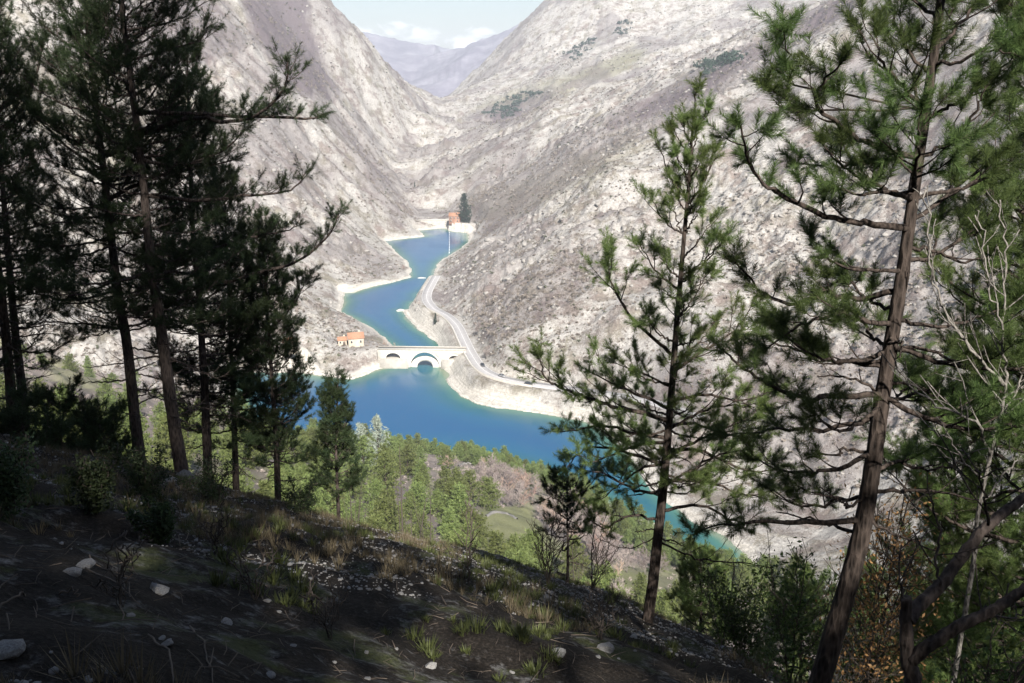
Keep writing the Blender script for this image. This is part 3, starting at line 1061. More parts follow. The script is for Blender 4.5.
# ------------------------------------------------------------------ cars
def build_car(paint):
    e = empty('parked_car', (0, 0, 0), '', 'car')
    b = MB()
    sec = [(-2.1, 0.45, 0.75, .72), (-2.05, 0.35, 0.95, .8), (-1.2, 0.3, 0.98, .86), (1.0, 0.3, 0.95, .86), (1.9, 0.32, 0.82, .82), (2.1, 0.42, 0.68, .72)]
    V = []
    for (x, z0, z1, hw) in sec:
        V += [[x, -hw, z0], [x, hw, z0], [x, hw, z1], [x, -hw, z1]]
    F = []
    for i in range(len(sec) - 1):
        for k in range(4):
            F.append([i * 4 + k, i * 4 + (k + 1) % 4, (i + 1) * 4 + (k + 1) % 4, (i + 1) * 4 + k])
    F += [[3, 2, 1, 0], [20, 21, 22, 23]]
    b.add(V, None, F); b.build('body', paint, e, True)
    c = MB()
    sec = [(-1.85, .95, .78), (-1.35, 1.42, .62), (0.1, 1.46, .62), (0.95, .94, .78)]
    V = []
    for (x, z1, hw) in sec:
        V += [[x, -hw, z1], [x, hw, z1]]
    V += [[-1.85, -.8, .93], [-1.85, .8, .93], [.95, .8, .93], [.95, -.8, .93]]
    c.add(V, [[0, 2, 8], [1, 9, 3], [6, 11, 4], [7, 5, 10]], [[0, 1, 3, 2], [2, 3, 5, 4], [4, 5, 7, 6], [8, 2, 4, 11], [9, 10, 5, 3]])
    c.build('cabin_glass', M['glass'], e)
    rf = MB(); rf.box((-0.62, 0, 1.475), (1.4, 1.2, 0.05)); rf.build('roof', paint, e)
    for x in (-1.3, 1.3):
        for s in (-1, 1):
            w = MB(); w.tube(np.array([[x, s * .62, .32], [x, s * .86, .32]]), .32, 14); wo = w.build('wheel', M['rubber'], e)
            h = MB(); h.tube(np.array([[x, s * .80, .32], [x, s * .875, .32]]), .19, 10); h.build('rim', M['metal'], wo)
    for s in (-1, 1):
        h = MB(); h.box((2.08, s * .55, .66), (.1, .3, .14)); h.build('headlight', M['float'], e)
        h = MB(); h.box((-2.1, s * .58, .78), (.08, .25, .14)); h.build('tail_light', M['tile'], e)
    return e


car = build_car(M['car_dark'])
car2 = build_car(M['car_grey'])


def road_pose(px):
    pp, _, _ = project(RP)
    i = int(np.argmin(np.abs(pp[20:70] - px))) + 20
    return RP[i], RT[i], RN[i]


for o, px, off, lab in ((car, 479, -1.7, 'small dark car on the road just below the bend near the bridge'), (car2, 502, -1.7, 'grey car in the middle of the three cars on the lakeside road'), (copy_tree(car), 531, 1.7, 'dark car farthest right on the lakeside road')):
    p, t, n_ = road_pose(px)
    q = p + n_ * off
    o.location = (q[0], q[1], p[2] + 0.285)
    o.rotation_euler = (0, 0, math.atan2(t[1], t[0]))
    o['label'] = lab


# ------------------------------------------------------------------ needles, branches, trees
def needle_geo(P, D, L, n, nl, w, rg):
    """brushes of needles: P start, D direction, L length of each shoot"""
    P = np.repeat(P, n, 0); D = np.repeat(D, n, 0); L = np.repeat(L, n)
    m = len(P)
    t = rg.random(m) ** 0.8
    base = P + D * (t * L)[:, None]
    rnd = rg.normal(size=(m, 3))
    rad = norm(rnd - (rnd * D).sum(1)[:, None] * D)
    a = 0.55 + 0.5 * t + 0.2 * rg.random(m)
    d = norm(D * a[:, None] + rad * 0.95)
    ln = nl * (0.7 + 0.5 * rg.random(m)) * (1 - 0.25 * t)
    tip = base + d * ln[:, None] - np.array([0, 0, 0.12]) * (ln * 0.25)[:, None]
    side = norm(np.cross(d, rg.normal(size=(m, 3)))) * (w / 2)
    V = np.stack([base - side, base + side, tip], 1).reshape(-1, 3)
    return V, np.arange(3 * m).reshape(-1, 3)


def grow(poly, r0, rg, spacing=0.2, side_len=0.7, bare=0.2, needle=True, shoots_end=3, shoot_len=0.26, curl=0.5, dens=1.0, sub=True):
    """a main branch along poly: returns wood MB and list of shoots"""
    wood = MB()
    poly = np.asarray(poly, float)
    P = catmull(poly, 5)
    n = len(P)
    P[1:-1] += rg.normal(size=(n - 2, 3)) * 0.012
    rad = np.linspace(r0, max(0.006, r0 * 0.22), n)
    wood.tube(P, rad, 6)
    seg = np.linalg.norm(np.diff(P, axis=0), axis=1)
    acc = np.concatenate([[0], np.cumsum(seg)])
    Ltot = acc[-1]
    shoots = []
    up = np.array([0, 0, 1.0])

    def endshoots(p, d, k):
        d = d / (np.linalg.norm(d) + 1e-9)
        shoots.append((p, norm(d + up * 0.15), shoot_len * (0.8 + 0.5 * rg.random())))
        for _ in range(k):
            v = norm(d * 0.8 + rg.normal(size=3) * 0.55 + up * 0.3)
            shoots.append((p - d * 0.03, v, shoot_len * (0.55 + 0.5 * rg.random())))

    s = Ltot * bare + rg.random() * spacing
    side = 1 if rg.random() < 0.5 else -1
    while s < Ltot - 0.05:
        i = min(int(np.searchsorted(acc, s)), n - 1)
        p = P[i]
        tdir = P[min(i + 1, n - 1)] - P[max(i - 1, 0)]
        tdir = tdir / (np.linalg.norm(tdir) + 1e-9)
        lat = np.cross(tdir, up); lat = lat / (np.linalg.norm(lat) + 1e-9)
        f = s / Ltot
        L = side_len * (1.05 - 0.75 * f) * (0.6 + 0.7 * rg.random())
        d = norm(tdir * (0.75 + 0.3 * rg.random()) + lat * side * (0.8 + 0.4 * rg.random()) + up * (rg.normal() * 0.35 + 0.1))
        k = max(3, int(L / 0.12))
        tt = np.linspace(0, 1, k + 1)[:, None]
        Q = p + d * L * tt + up * curl * L * (tt ** 2) * 0.6 + rg.normal(size=(k + 1, 3)) * 0.012 * tt
        wood.tube(Q, np.linspace(min(0.012, rad[i] * 0.6), 0.0045, k + 1), 4, cap=False)
        if needle:
            dq = Q[-1] - Q[-2]
            endshoots(Q[-1], dq, shoots_end - 1)
            if sub and L > 0.3:
                for q in np.arange(0.35, 0.95, 0.28):
                    if rg.random() > 0.85 * dens:
                        continue
                    j = int(q * k)
                    v = norm(norm(Q[min(j + 1, k)] - Q[j]) + lat * side * rg.normal() * 0.7 + rg.normal(size=3) * 0.5 + up * 0.35)
                    l2 = (0.10 + 0.22 * rg.random()) * min(1.0, L)
                    e2 = Q[j] + v * l2
                    wood.tube(np.array([Q[j], e2]), [0.005, 0.004], 3, cap=False)
                    endshoots(e2, v, shoots_end - 2)
        elif L > 0.25:
            for q in (0.4, 0.65, 0.85):
                j = int(q * k)
                v = norm(d + rg.normal(size=3) * 0.6)
                wood.tube(np.array([Q[j], Q[j] + v * L * 0.3 * (0.5 + rg.random())]), [0.004, 0.002], 3, cap=False)
        s += spacing * (0.6 + 0.8 * rg.random())
        side = -side
    if needle:
        endshoots(P[-1], P[-1] - P[-3], shoots_end + 1)
    return wood, shoots


def pine(name, trunk_px, Y, width_px, branches, label, group, seed, needles=110, nl=0.11, nw=0.0042, dark=True, auto=None, top_extra=0.0, cat='tree', ywob=0.0):
    """trunk_px: pixel polyline from base up, at forward distance Y.  branches: hand-laid (pixel polyline, depth shift)"""
    rg = np.random.default_rng(seed)
    T = np.array([at(px, py, Y) for px, py in trunk_px])
    # foot of the trunk is carried down to the real ground
    gz = hz(T[0][0], T[0][1])
    if T[0][2] > gz - 0.1:
        dirv = T[0] - T[1]
        dirv = dirv / abs(dirv[2]) if abs(dirv[2]) > 1e-3 else np.array([0, 0, -1.0])
        dirv[:2] *= 0.5
        foot = T[0] + dirv * (T[0][2] - gz + 0.2)
        T = np.vstack([foot, T])
    base = T[0].copy()
    Pt = catmull(T, 8)
    wpx = Y / F
    r0 = width_px / 2 * wpx
    hgt = Pt[:, 2] - Pt[0, 2]
    H = hgt[-1]
    rad = r0 * (1 - 0.86 * np.clip(hgt / H, 0, 1) ** 0.9)
    rad[0] *= 1.5; rad[1] *= 1.25
    e = empty(name, tuple(base), label, cat, group)
    nm = M['needle_shaded'] if dark is True else (M['needle_sunlit'] if dark == 'light' else M['needle'])  # picks the shade-darkened
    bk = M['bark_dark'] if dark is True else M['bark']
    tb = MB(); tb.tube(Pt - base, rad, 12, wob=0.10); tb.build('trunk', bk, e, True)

    def on_trunk(h):
        return np.array([np.interp(h, hgt, Pt[:, k]) for k in range(3)])
    jobs = []
    for br in branches:
        pts, dep = br[0], br[1]
        opt = br[2] if len(br) > 2 else {}
        n = len(pts)
        W = [at(px, py, Y + dep * (i / (n - 1)) ** 1.0 + 0.10 * rg.normal()) for i, (px, py) in enumerate(pts)]
        h = W[0][2] - Pt[0, 2]
        W[0] = on_trunk(np.clip(h, 0, H * 0.99))
        jobs.append((np.array(W), opt))
    if auto:
        h = auto['start'] * H
        while h < H * 0.97:
            f = (h - auto['start'] * H) / (H * (1 - auto['start']))
            k = auto.get('whorl', 4)
            a0 = rg.random() * 6.28
            for q in range(k):
                if rg.random() < auto.get('skip', 0.1):
                    continue
                az = a0 + q * 6.283 / k + rg.normal() * 0.3
                Lb = auto['len'] * (auto.get('shape', lambda f: 1 - 0.75 * f)(f)) * (0.65 + 0.6 * rg.random())
                el = auto.get('el0', 0.0) + f * auto.get('el1', 0.9) + rg.normal() * 0.12
                d = np.array([math.cos(az), math.sin(az), 0])
                p0 = on_trunk(h + rg.normal() * 0.06)
                tt = np.linspace(0, 1, 5)
                W = p0 + np.outer(tt * Lb * math.cos(el), d) + np.outer(tt * Lb * math.sin(el) - auto.get('sag', 0.12) * Lb * np.sin(tt * math.pi) * (1 - f) + 0.16 * Lb * tt ** 3, [0, 0, 1])
                jobs.append((W, {}))
            h += auto['step'] * (0.8 + 0.4 * rg.random()) * (1 - 0.35 * f)
        # bare dead branches under the crown
        for q in range(auto.get('dead', 0)):
            hh = H * (auto.get('dead0', 0.12) + (auto['start'] - auto.get('dead0', 0.12) + 0.1) * rg.random())
            az = rg.random() * 6.28
            Lb = auto['len'] * (0.35 + 0.4 * rg.random())
            p0 = on_trunk(hh)
            d = np.array([math.cos(az), math.sin(az), -0.15 + 0.3 * rg.random()])
            W = p0 + np.outer(np.linspace(0, 1, 4), d * Lb) + rg.normal(size=(4, 3)) * 0.05
            W[0] = p0
            jobs.append((W, {'needle': False}))
    # the leader
    tipd = Pt[-1] - Pt[-4]
    jobs.append((np.array([Pt[-2], Pt[-1], Pt[-1] + norm(tipd) * 0.3]), {}))
    g = dict(auto.get('grow', {})) if auto else {}
    for W, opt in jobs:
        o2 = dict(g); o2.update(opt)
        Lb = np.linalg.norm(np.diff(W, axis=0), axis=1).sum()
        o2.setdefault('side_len', min(0.9, 0.32 * Lb + 0.12))
        rb = o2.pop('r', min(0.011 + 0.011 * Lb, rad[0] * 0.5))
        wood, sh = grow(W - base, rb, rg, **o2)
        bo = wood.build('branch', bk, e, True)
        if sh:
            P = np.array([s[0] for s in sh]); D = np.array([s[1] for s in sh]); L = np.array([s[2] for s in sh])
            V, Fc = needle_geo(P, D, L, needles, nl, nw, rg)
            nb = MB(); nb.add(V, Fc)
            nb.build('needles', nm, bo)
    return e

# ------------------------------------------------------------------ scrub, rocks and bare woods on the mountainsides (ground cover)
def clump_proto(seed, n, size, flat=0.7, thin=False):
    rg = np.random.default_rng(seed)
    c = norm(rg.normal(size=(n, 3))) * (rg.random((n, 1)) ** 0.5)
    c[:, 2] = np.abs(c[:, 2]) * flat
    d = norm(rg.normal(size=(n, 3)) + c * 1.2)
    sd_ = norm(np.cross(d, rg.normal(size=(n, 3))))
    a = size * (0.6 + 0.8 * rg.random((n, 1)))
    w = a * (0.16 if thin else 0.6)
    V = np.stack([c - d * a * 0.5 - sd_ * w, c - d * a * 0.5 + sd_ * w, c + d * a * 0.6 + sd_ * w * 0.4, c + d * a * 0.6 - sd_ * w * 0.4], 1).reshape(-1, 3)
    return V, np.arange(4 * n).reshape(-1, 4)


def scatter_mesh(name, protos, P, S, mat, kind='stuff', zs=None, seed=0):
    rg = np.random.default_rng(seed)
    mb = MB()
    which = rg.integers(0, len(protos), len(P))
    ang = rg.random(len(P)) * 6.283
    zs = np.ones(len(P)) if zs is None else zs
    for k, (V, Fc) in enumerate(protos):
        ix = np.where(which == k)[0]
        if not len(ix):
            continue
        c, s = np.cos(ang[ix]), np.sin(ang[ix])
        x = V[None, :, 0] * c[:, None] - V[None, :, 1] * s[:, None]
        y = V[None, :, 0] * s[:, None] + V[None, :, 1] * c[:, None]
        z = np.broadcast_to(V[None, :, 2], x.shape) * zs[ix][:, None]
        W = np.stack([x, y, z], -1) * S[ix][:, None, None] + P[ix][:, None]
        FF = Fc[None] + (np.arange(len(ix)) * len(V))[:, None, None]
        FF = FF.reshape(-1, Fc.shape[1])
        if Fc.shape[1] == 3:
            mb.add(W.reshape(-1, 3), FF, None)
        else:
            mb.add(W.reshape(-1, 3), None, FF)
    o = mb.build(name, mat)
    if kind:
        tag(o, kind=kind)
    return o


def me_arrays(me):
    V = np.zeros(len(me.vertices) * 3); me.vertices.foreach_get('co', V)
    Fc = np.array([p.vertices[:] for p in me.polygons])
    return V.reshape(-1, 3), Fc


def polar_points(n, r0, r1, seed, az=36.0):
    rg = np.random.default_rng(seed)
    a = R(az) * (2 * rg.random(n) - 1)
    r = np.exp(np.log(r0) + (np.log(r1) - np.log(r0)) * rg.random(n))
    return r * np.sin(a), r * np.cos(a)


def own_side(x, y):
    ysh = np.interp(x, [-400, -160, -115, -60, 0, 40, 80, 130, 260], [330, 380, 372, 362, 345, 300, 245, 175, 60])
    return (y < ysh)


WOODS_PX = [[(230, -40), (300, -40), (330, 70), (345, 105), (300, 95), (255, 40)], [(60, 10), (230, 0), (255, 50), (200, 70), (120, 50)],
            [(330, 110), (360, 130), (420, 225), (405, 228), (372, 190)], [(470, 118), (545, 92), (560, 100), (500, 130)],
            [(680, 82), (760, 40), (850, -10), (890, -10), (800, 45), (700, 100), (610, 140), (600, 125)],
            [(480, 190), (560, 150), (690, 90), (700, 110), (600, 165), (520, 215)], [(455, 205), (500, 180), (540, 200), (490, 235), (455, 240)],
            [(465, 310), (520, 270), (590, 240), (620, 270), (560, 310), (500, 345)]]


def mountain_cover():
    x, y = polar_points(90000, 330, 2300, 5)
    own = own_side(x, y)
    sd = np.full(len(x), 1e4)
    b = (y > 150) & (y < 1400) & (np.abs(x) < 700)
    sd[b] = lake_sd(x[b], y[b])
    dr, _ = seg_dist(x, y, ROAD, False)
    ok = ~own & (sd > 9) & (dr > 6)
    x, y, sd = x[ok], y[ok], sd[ok]
    z = height(x, y)
    P = np.stack([x, y, z], 1)
    px, py, dep = project(P)
    n = len(x)
    inw = np.zeros(n, bool)
    for pl in WOODS_PX:
        inw |= inside(px, py, np.array(pl, float))
    dens = fbm(x, y, 55, 3, 131)
    rnd = RNG.random(n)
    keep = rnd < np.where(inw, 0.95, 0.28 + 0.9 * sstep(0.42, 0.66, dens))
    P, px, py, dep, inw = P[keep], px[keep], py[keep], dep[keep], inw[keep]
    n = len(P)
    u = RNG.random(n)
    wood = inw & (u < 0.8)
    green = ~wood & (u > 0.86)
    scrub = ~wood & ~green
    S = (0.55 + 1.1 * RNG.random(n) ** 2) * (0.85 + 0.5 * sstep(700, 1300, P[:, 1]))
    protos = [clump_proto(200 + i, 16, 0.55, 0.8) for i in range(5)]
    tw = [clump_proto(220 + i, 22, 0.75, 1.3, True) for i in range(5)]
    out = []
    big = np.argsort(-(S / dep) * (scrub | green))[:220]
    isbig = np.zeros(n, bool); isbig[big] = True
    # the largest are shrubs of their own
    pm = [mesh_from('shrub', *(lambda vf: (vf[0], [vf[1]]))(clump_proto(240 + i, 46, 0.36, 0.8)), M['scrub']) for i in range(3)]
    pg = [mesh_from('shrub', *(lambda vf: (vf[0], [vf[1]]))(clump_proto(250 + i, 46, 0.34, 0.85)), M['scrub_green']) for i in range(3)]
    for k in big:
        g = bool(green[k])
        o = bpy.data.objects.new('shrub', (pg if g else pm)[k % 3])
        COL.objects.link(o)
        o.location = P[k]; s = S[k] * 1.15; o.scale = (s, s, s * 0.9); o.rotation_euler = (0, 0, u[k] * 40)
        if px[k] < 450:
            tag(o, ('green' if g else 'grey leafless') + ' shrub on the pale rocky slope left of the lake', 'shrub', ('green' if g else 'leafless') + ' shrubs on the left slope')
        else:
            tag(o, ('green' if g else 'grey leafless') + ' shrub on the pale stony slope above the lakeside road', 'shrub', ('green' if g else 'leafless') + ' shrubs on the right slope')
    belts = np.zeros(n, bool)
    for pl in ([(484, 114), (497, 104), (530, 90), (545, 92), (520, 112), (500, 120)], [(560, 56), (600, 35), (625, 20), (632, 28), (604, 44), (575, 60)], [(700, 62), (740, 50), (745, 60), (705, 75)]):
        belts |= inside(px, py, np.array(pl, float))
    scrub &= ~belts; green &= ~belts; wood &= ~belts
    scatter_mesh('conifer_belt', [clump_proto(260 + i, 26, 0.5, 1.5) for i in range(4)], np.repeat(P[belts & ~isbig], 3, 0) + RNG.normal(size=(3 * int((belts & ~isbig).sum()), 3)) * [5, 5, 0.2], np.repeat(S[belts & ~isbig], 3) * 2.0, M['needle_fir'], seed=7)
    m = scrub & ~isbig
    scatter_mesh('hillside_scrub', protos, P[m], S[m], M['scrub'], seed=1)
    m = green & ~isbig
    scatter_mesh('evergreen_scrub', protos, P[m], S[m], M['scrub_green'], seed=2)
    scatter_mesh('leafless_wood', tw, P[wood] + [0, 0, 0.3], S[wood] * 1.4, M['scrub'], seed=3)
    # rock outcrops
    x, y = polar_points(42000, 330, 2100, 6)
    sd = np.full(len(x), 1e4)
    b = (y > 150) & (y < 1400) & (np.abs(x) < 700)
    sd[b] = lake_sd(x[b], y[b])
    dr, _ = seg_dist(x, y, ROAD, False)
    d2 = fbm(x, y, 80, 3, 61) * 0.6 + fbm(x, y, 20, 2, 141) * 0.4
    ok = ~own_side(x, y) & (sd > 6) & (dr > 7) & (RNG.random(len(x)) < 0.9 * sstep(0.47, 0.60, d2) * (0.35 + 0.65 * sstep(380, 620, np.hypot(x, y))))
    x, y = x[ok], y[ok]
    P = np.stack([x, y, height(x, y)], 1)
    S = (0.6 + 3.2 * RNG.random(len(x)) ** 2.5) * (0.6 + 0.4 * sstep(380, 700, y))
    P[:, 2] -= 0.35 * S
    rp = [me_arrays(rock_mesh(300 + i, 1, 0.75, 2.2)) for i in range(7)]
    rp = [(V * [0.65 + 0.09 * q, 1.5 - 0.14 * q, 0.8], Fc) for q, (V, Fc) in enumerate(rp)]
    scatter_mesh('rock_outcrops', rp, P, S, M['outcrop'], seed=4)


M['outcrop'] = simple('outcrop_limestone', (0.20, 0.187, 0.17), (0.335, 0.318, 0.295), 0.9, 0.95, 0.5, 0.3)
mountain_cover()


# ------------------------------------------------------------------ tree prototypes for the woods
def proto_pine(seed, h=8.0, w=2.3, blades=9, start=0.22, leaf=0.34, spike=1.0):
    rg = np.random.default_rng(seed)
    tb = MB()
    lean = rg.normal(size=2) * 0.04
    zz = np.linspace(-0.6, h, 9)
    T = np.stack([lean[0] * zz + 0.06 * np.sin(zz), lean[1] * zz, zz], 1)
    tb.tube(T, np.linspace(0.16, 0.025, 9) * h / 8, 7)
    cs, ds, ss = [], [], []
    z = h * start
    while z < h * 0.98:
        f = (z - h * start) / (h * (1 - start))
        Lw = w * (1 - f ** 1.4 * 0.85) * (0.55 + 0.45 * min(1, f * 4 + 0.4)) * spike ** f
        nb = rg.integers(4, 7)
        a0 = rg.random() * 6.28
        for q in range(nb):
            if rg.random() < 0.12:
                continue
            az = a0 + q * 6.283 / nb + rg.normal() * 0.3
            L = Lw * (0.6 + 0.6 * rg.random())
            el = 0.05 + 0.7 * f + rg.normal() * 0.12
            d = np.array([math.cos(az) * math.cos(el), math.sin(az) * math.cos(el), math.sin(el)])
            p0 = np.array([lean[0] * z, lean[1] * z, z])
            tb.tube(np.array([p0, p0 + d * L * 0.5, p0 + d * L * 0.95 + [0, 0, 0.08 * L]]), [0.03 * h / 8, 0.02 * h / 8, 0.008], 4, cap=False)
            m = max(2, int(L / 0.34))
            for t in np.linspace(0.35, 1.02, m):
                for _ in range(2):
                    cs.append(p0 + d * L * t + [0, 0, 0.1 * L * t * t] + rg.normal(size=3) * 0.16 * (1 + L * 0.3))
                    ds.append(d)
        z += h * 0.062 * (0.8 + 0.5 * rg.random()) * (1 - 0.3 * f)
    cs = np.array(cs); ds = np.array(ds)
    C = np.repeat(cs, blades, 0); D = np.repeat(ds, blades, 0)
    m = len(C)
    d = norm(D * 0.35 + rg.normal(size=(m, 3)) * 0.75 + np.array([0, 0, 0.35]))
    s = norm(np.cross(d, rg.normal(size=(m, 3))))
    L = leaf * (0.6 + 0.8 * rg.random((m, 1)))
    wd_ = L * 0.14
    C = C + rg.normal(size=(m, 3)) * 0.07
    V = np.stack([C - s * wd_, C + s * wd_, C + d * L], 1).reshape(-1, 3)
    return tb.mesh('trunk', M['bark'], True), mesh_from('crown', V, [np.arange(3 * m).reshape(-1, 3)], M['needle_far'])


def proto_bare(seed, h=6.0, mat='twig', n1=9):
    rg = np.random.default_rng(seed)
    tb, cb = MB(), MB()
    nst = rg.integers(1, 4)
    for s in range(nst):
        a = rg.random() * 6.28
        top = np.array([math.cos(a) * h * 0.12 * s, math.sin(a) * h * 0.12 * s, h * (0.75 + 0.2 * rg.random())])
        P = np.linspace(0, 1, 6)[:, None] * top + rg.normal(size=(6, 3)) * 0.07
        P[0] = [0, 0, -0.4]
        tb.tube(P, np.linspace(0.09, 0.025, 6) * h / 6, 6)
        for k in range(n1):
            t = 0.25 + 0.75 * rg.random()
            p = P[0] + (P[-1] - P[0]) * t
            az = rg.random() * 6.28; el = 0.5 + 0.5 * rg.random()
            L = h * 0.38 * (1.15 - 0.6 * t) * (0.6 + 0.6 * rg.random())
            d = np.array([math.cos(az) * math.cos(el), math.sin(az) * math.cos(el), math.sin(el)])
            q = p + d * L
            cb.tube(np.array([p, p + d * L * 0.5 + rg.normal(size=3) * 0.05, q]), [0.045, 0.03, 0.014], 4, cap=False)
            for j in range(7):
                b = p + d * L * (0.3 + 0.7 * rg.random())
                d2 = norm(d + rg.normal(size=3) * 0.6 + [0, 0, 0.2])
                l2 = L * 0.45 * (0.5 + rg.random())
                cb.tube(np.array([b, b + d2 * l2]), [0.028, 0.012], 3, cap=False)
                for _ in range(4):
                    b2 = b + d2 * l2 * (0.3 + 0.7 * rg.random())
                    d3 = norm(d2 + rg.normal(size=3) * 0.7)
                    cb.tube(np.array([b2, b2 + d3 * l2 * 0.5]), [0.02, 0.010], 3, cap=False)
    return tb.mesh('trunk', M['bark_grey'], True), cb.mesh('crown', M[mat])


PINES = [proto_pine(400 + i, 7.5, [2.9, 3.3, 2.6, 3.1, 3.5, 2.7][i], 11, 0.08, 0.40) for i in range(6)]
BARES = [proto_bare(430 + i) for i in range(4)] + [proto_bare(440 + i, 5.0, 'twig_red') for i in range(2)]


def place_tree(name, proto, p, s, label, cat, group, rz=None, sz=1.0):
    e = empty(name, tuple(p), label, cat, group, rz=RNG.random() * 6.28 if rz is None else rz)
    e.scale = (s, s, s * sz)
    for nm, me in (('trunk', proto[0]), ('crown', proto[1])):
        o = bpy.data.objects.new(nm, me); COL.objects.link(o); o.parent = e
    return e


def ground_at(px, py, y0=2.0, y1=120.0):
    Y = np.geomspace(y0, y1, 500)
    d = ray(px, py)
    X = d[0] / d[1] * Y
    zl = CAMZ + d[2] / d[1] * Y
    zg = height(X, Y)
    i = np.where(zl < zg)[0]
    k = i[0] if len(i) else len(Y) - 1
    return np.array([X[k], Y[k], zg[k]])


def woods():
    rg = np.random.default_rng(77)
    # candidate spots: evenly over what can be seen of the slope beyond the edge
    qx = rg.uniform(-30, 1060, 6000); qy = rg.uniform(400, 735, 6000)
    Yg = np.geomspace(34, 372, 260)
    d = np.stack([(qx - 512) / F, CP + (341.5 - qy) / F * SP, -SP + (341.5 - qy) / F * CP], 1)
    XX = d[:, :1] / d[:, 1:2] * Yg; ZZ = CAMZ + d[:, 2:] / d[:, 1:2] * Yg; YY = np.broadcast_to(Yg, XX.shape)
    hit = ZZ < height(XX, YY)
    ok = hit.any(axis=1)
    fi = hit.argmax(axis=1)
    x = XX[np.arange(len(qx)), fi][ok]; y = YY[np.arange(len(qx)), fi][ok]
    x2 = rg.uniform(-190, 170, 2500); y2 = rg.uniform(70, 372, 2500)
    # more candidates on the knoll, along the shore and on the wooded flank left of the clearing
    x3 = rg.uniform(-75, 12, 3500); y3 = rg.uniform(90, 360, 3500)
    x4 = rg.uniform(20, 95, 1500); y4 = rg.uniform(170, 320, 1500)
    x = np.concatenate([x, x2, x3, x4]); y = np.concatenate([y, y2, y3, y4])
    ok = own_side(x, y) & (y > 36)
    x, y = x[ok], y[ok]
    sd = lake_sd(x, y)
    ok = sd > 3.0
    x, y, sd = x[ok], y[ok], sd[ok]
    z = height(x, y)
    P = np.stack([x, y, z], 1)
    px, py, dep = project(P)

    def z_(pts):
        return inside(px, py, np.array(pts, float))
    meadow = z_([(476, 512), (500, 505), (535, 512), (556, 548), (540, 575), (482, 575)])
    bare = z_([(418, 466), (470, 468), (540, 478), (590, 505), (605, 545), (560, 545), (535, 510), (500, 508), (470, 500), (440, 490)])
    open_ = z_([(585, 520), (650, 535), (700, 570), (700, 620), (640, 600), (580, 560)])
    taken = []
    todo = []
    cnt = {'pine': 0, 'bare': 0, 'left': 0, 'right': 0}
    _, tpy, _ = project(P + [0, 0, 8.0])
    order = rg.permutation(len(x))
    pri = np.where((sd < 26) & (px > 330) & (px < 770), 0, np.where((px > 330) & (px < 480), 1, 2))
    order = order[np.argsort(pri[order], kind='stable')]
    for k in order:
        if not (-40 < px[k] < 1070 and 330 < py[k] < 740):
            continue
        if meadow[k]:
            continue
        if 330 <= px[k] <= 620 and cnt['pine'] - cnt['left'] - cnt['right'] > 230:
            continue
        if tpy[k] > np.interp(px[k], [0, 200, 430, 640, 760, 800], [430, 470, 540, 600, 680, 760]) + 4:
            continue
        if px[k] > 620 and cnt['right'] > 105:
            continue
        if px[k] < 330 and cnt['left'] > 110:
            continue
        typ = 'pine'
        if sd[k] < 26 and 330 < px[k] < 640:
            typ = 'pine'
        elif sd[k] < 45 and 610 < px[k] < 770:
            typ = 'pine'
        elif bare[k]:
            typ = 'bare' if rg.random() < 0.93 else 'pine'
        elif open_[k]:
            if rg.random() < 0.55:
                continue
            typ = 'bare' if rg.random() < 0.7 else 'pine'
        elif px[k] > 600 and rg.random() < 0.25:
            typ = 'bare'
        md = (2.7 if px[k] < 640 else 3.2) if typ == 'pine' else 3.0
        if any((x[k] - a) ** 2 + (y[k] - b) ** 2 < md * md for a, b in taken):
            continue
        if typ == 'pine' and cnt['pine'] >= 430 or typ == 'bare' and cnt['bare'] >= 150:
            continue
        s = rg.uniform(0.8, 1.35)
        if y[k] < 75:
            s *= 0.7
        if sd[k] < 26:
            s *= 0.85
        # keep the crowns under the skyline the wood shows against the lake
        taken.append((x[k], y[k])); cnt[typ] += 1
        if px[k] > 620:
            cnt['right'] += 1
        if px[k] < 330:
            cnt['left'] += 1
        p = (x[k], y[k], z[k])
        if typ == 'pine':
            todo.append((s / dep[k], k, s, int(rg.integers(0, 6)), rg.uniform(0.85, 1.1), rg.random() * 6.28))
        else:
            red = rg.random() < 0.25
            pr = BARES[4 + rg.integers(0, 2)] if red else BARES[rg.integers(0, 4)]
            where = 'in the clearing by the knoll' if px[k] < 600 else 'on the open slope right of the middle pine'
            place_tree('bare_tree', pr, p, s * (0.95 if red else 1.0), ('small reddish' if red else 'grey') + ' leafless tree ' + where, 'tree', ('reddish' if red else 'grey') + ' leafless trees ' + ('by the knoll' if px[k] < 600 else 'on the right'))
    todo.sort(key=lambda t: -t[0])
    for (_, k, s, q, sz, rz) in todo[:238]:
        if px[k] > 600:
            lab, grp = 'bright green pine low on the slope behind the right hand trunks', 'pines low on the right of the near slope'
        elif sd[k] < 34 and px[k] > 300:
            lab, grp = 'sunlit green pine in the belt along the near lake shore', 'pines along the near shore'
        elif px[k] < 330:
            lab, grp = 'sunlit green pine in the wood seen between the dark left trunks', 'pines of the left wood'
        else:
            lab, grp = 'sunlit green pine just below the shaded foreground edge', 'pines below the slope edge'
        place_tree('pine_tree', PINES[q], (x[k], y[k], z[k]), s, lab, 'tree', grp, rz=rz, sz=sz)
    # past three hundred pines: the smallest ones in view are one mass
    rest = todo[238:]
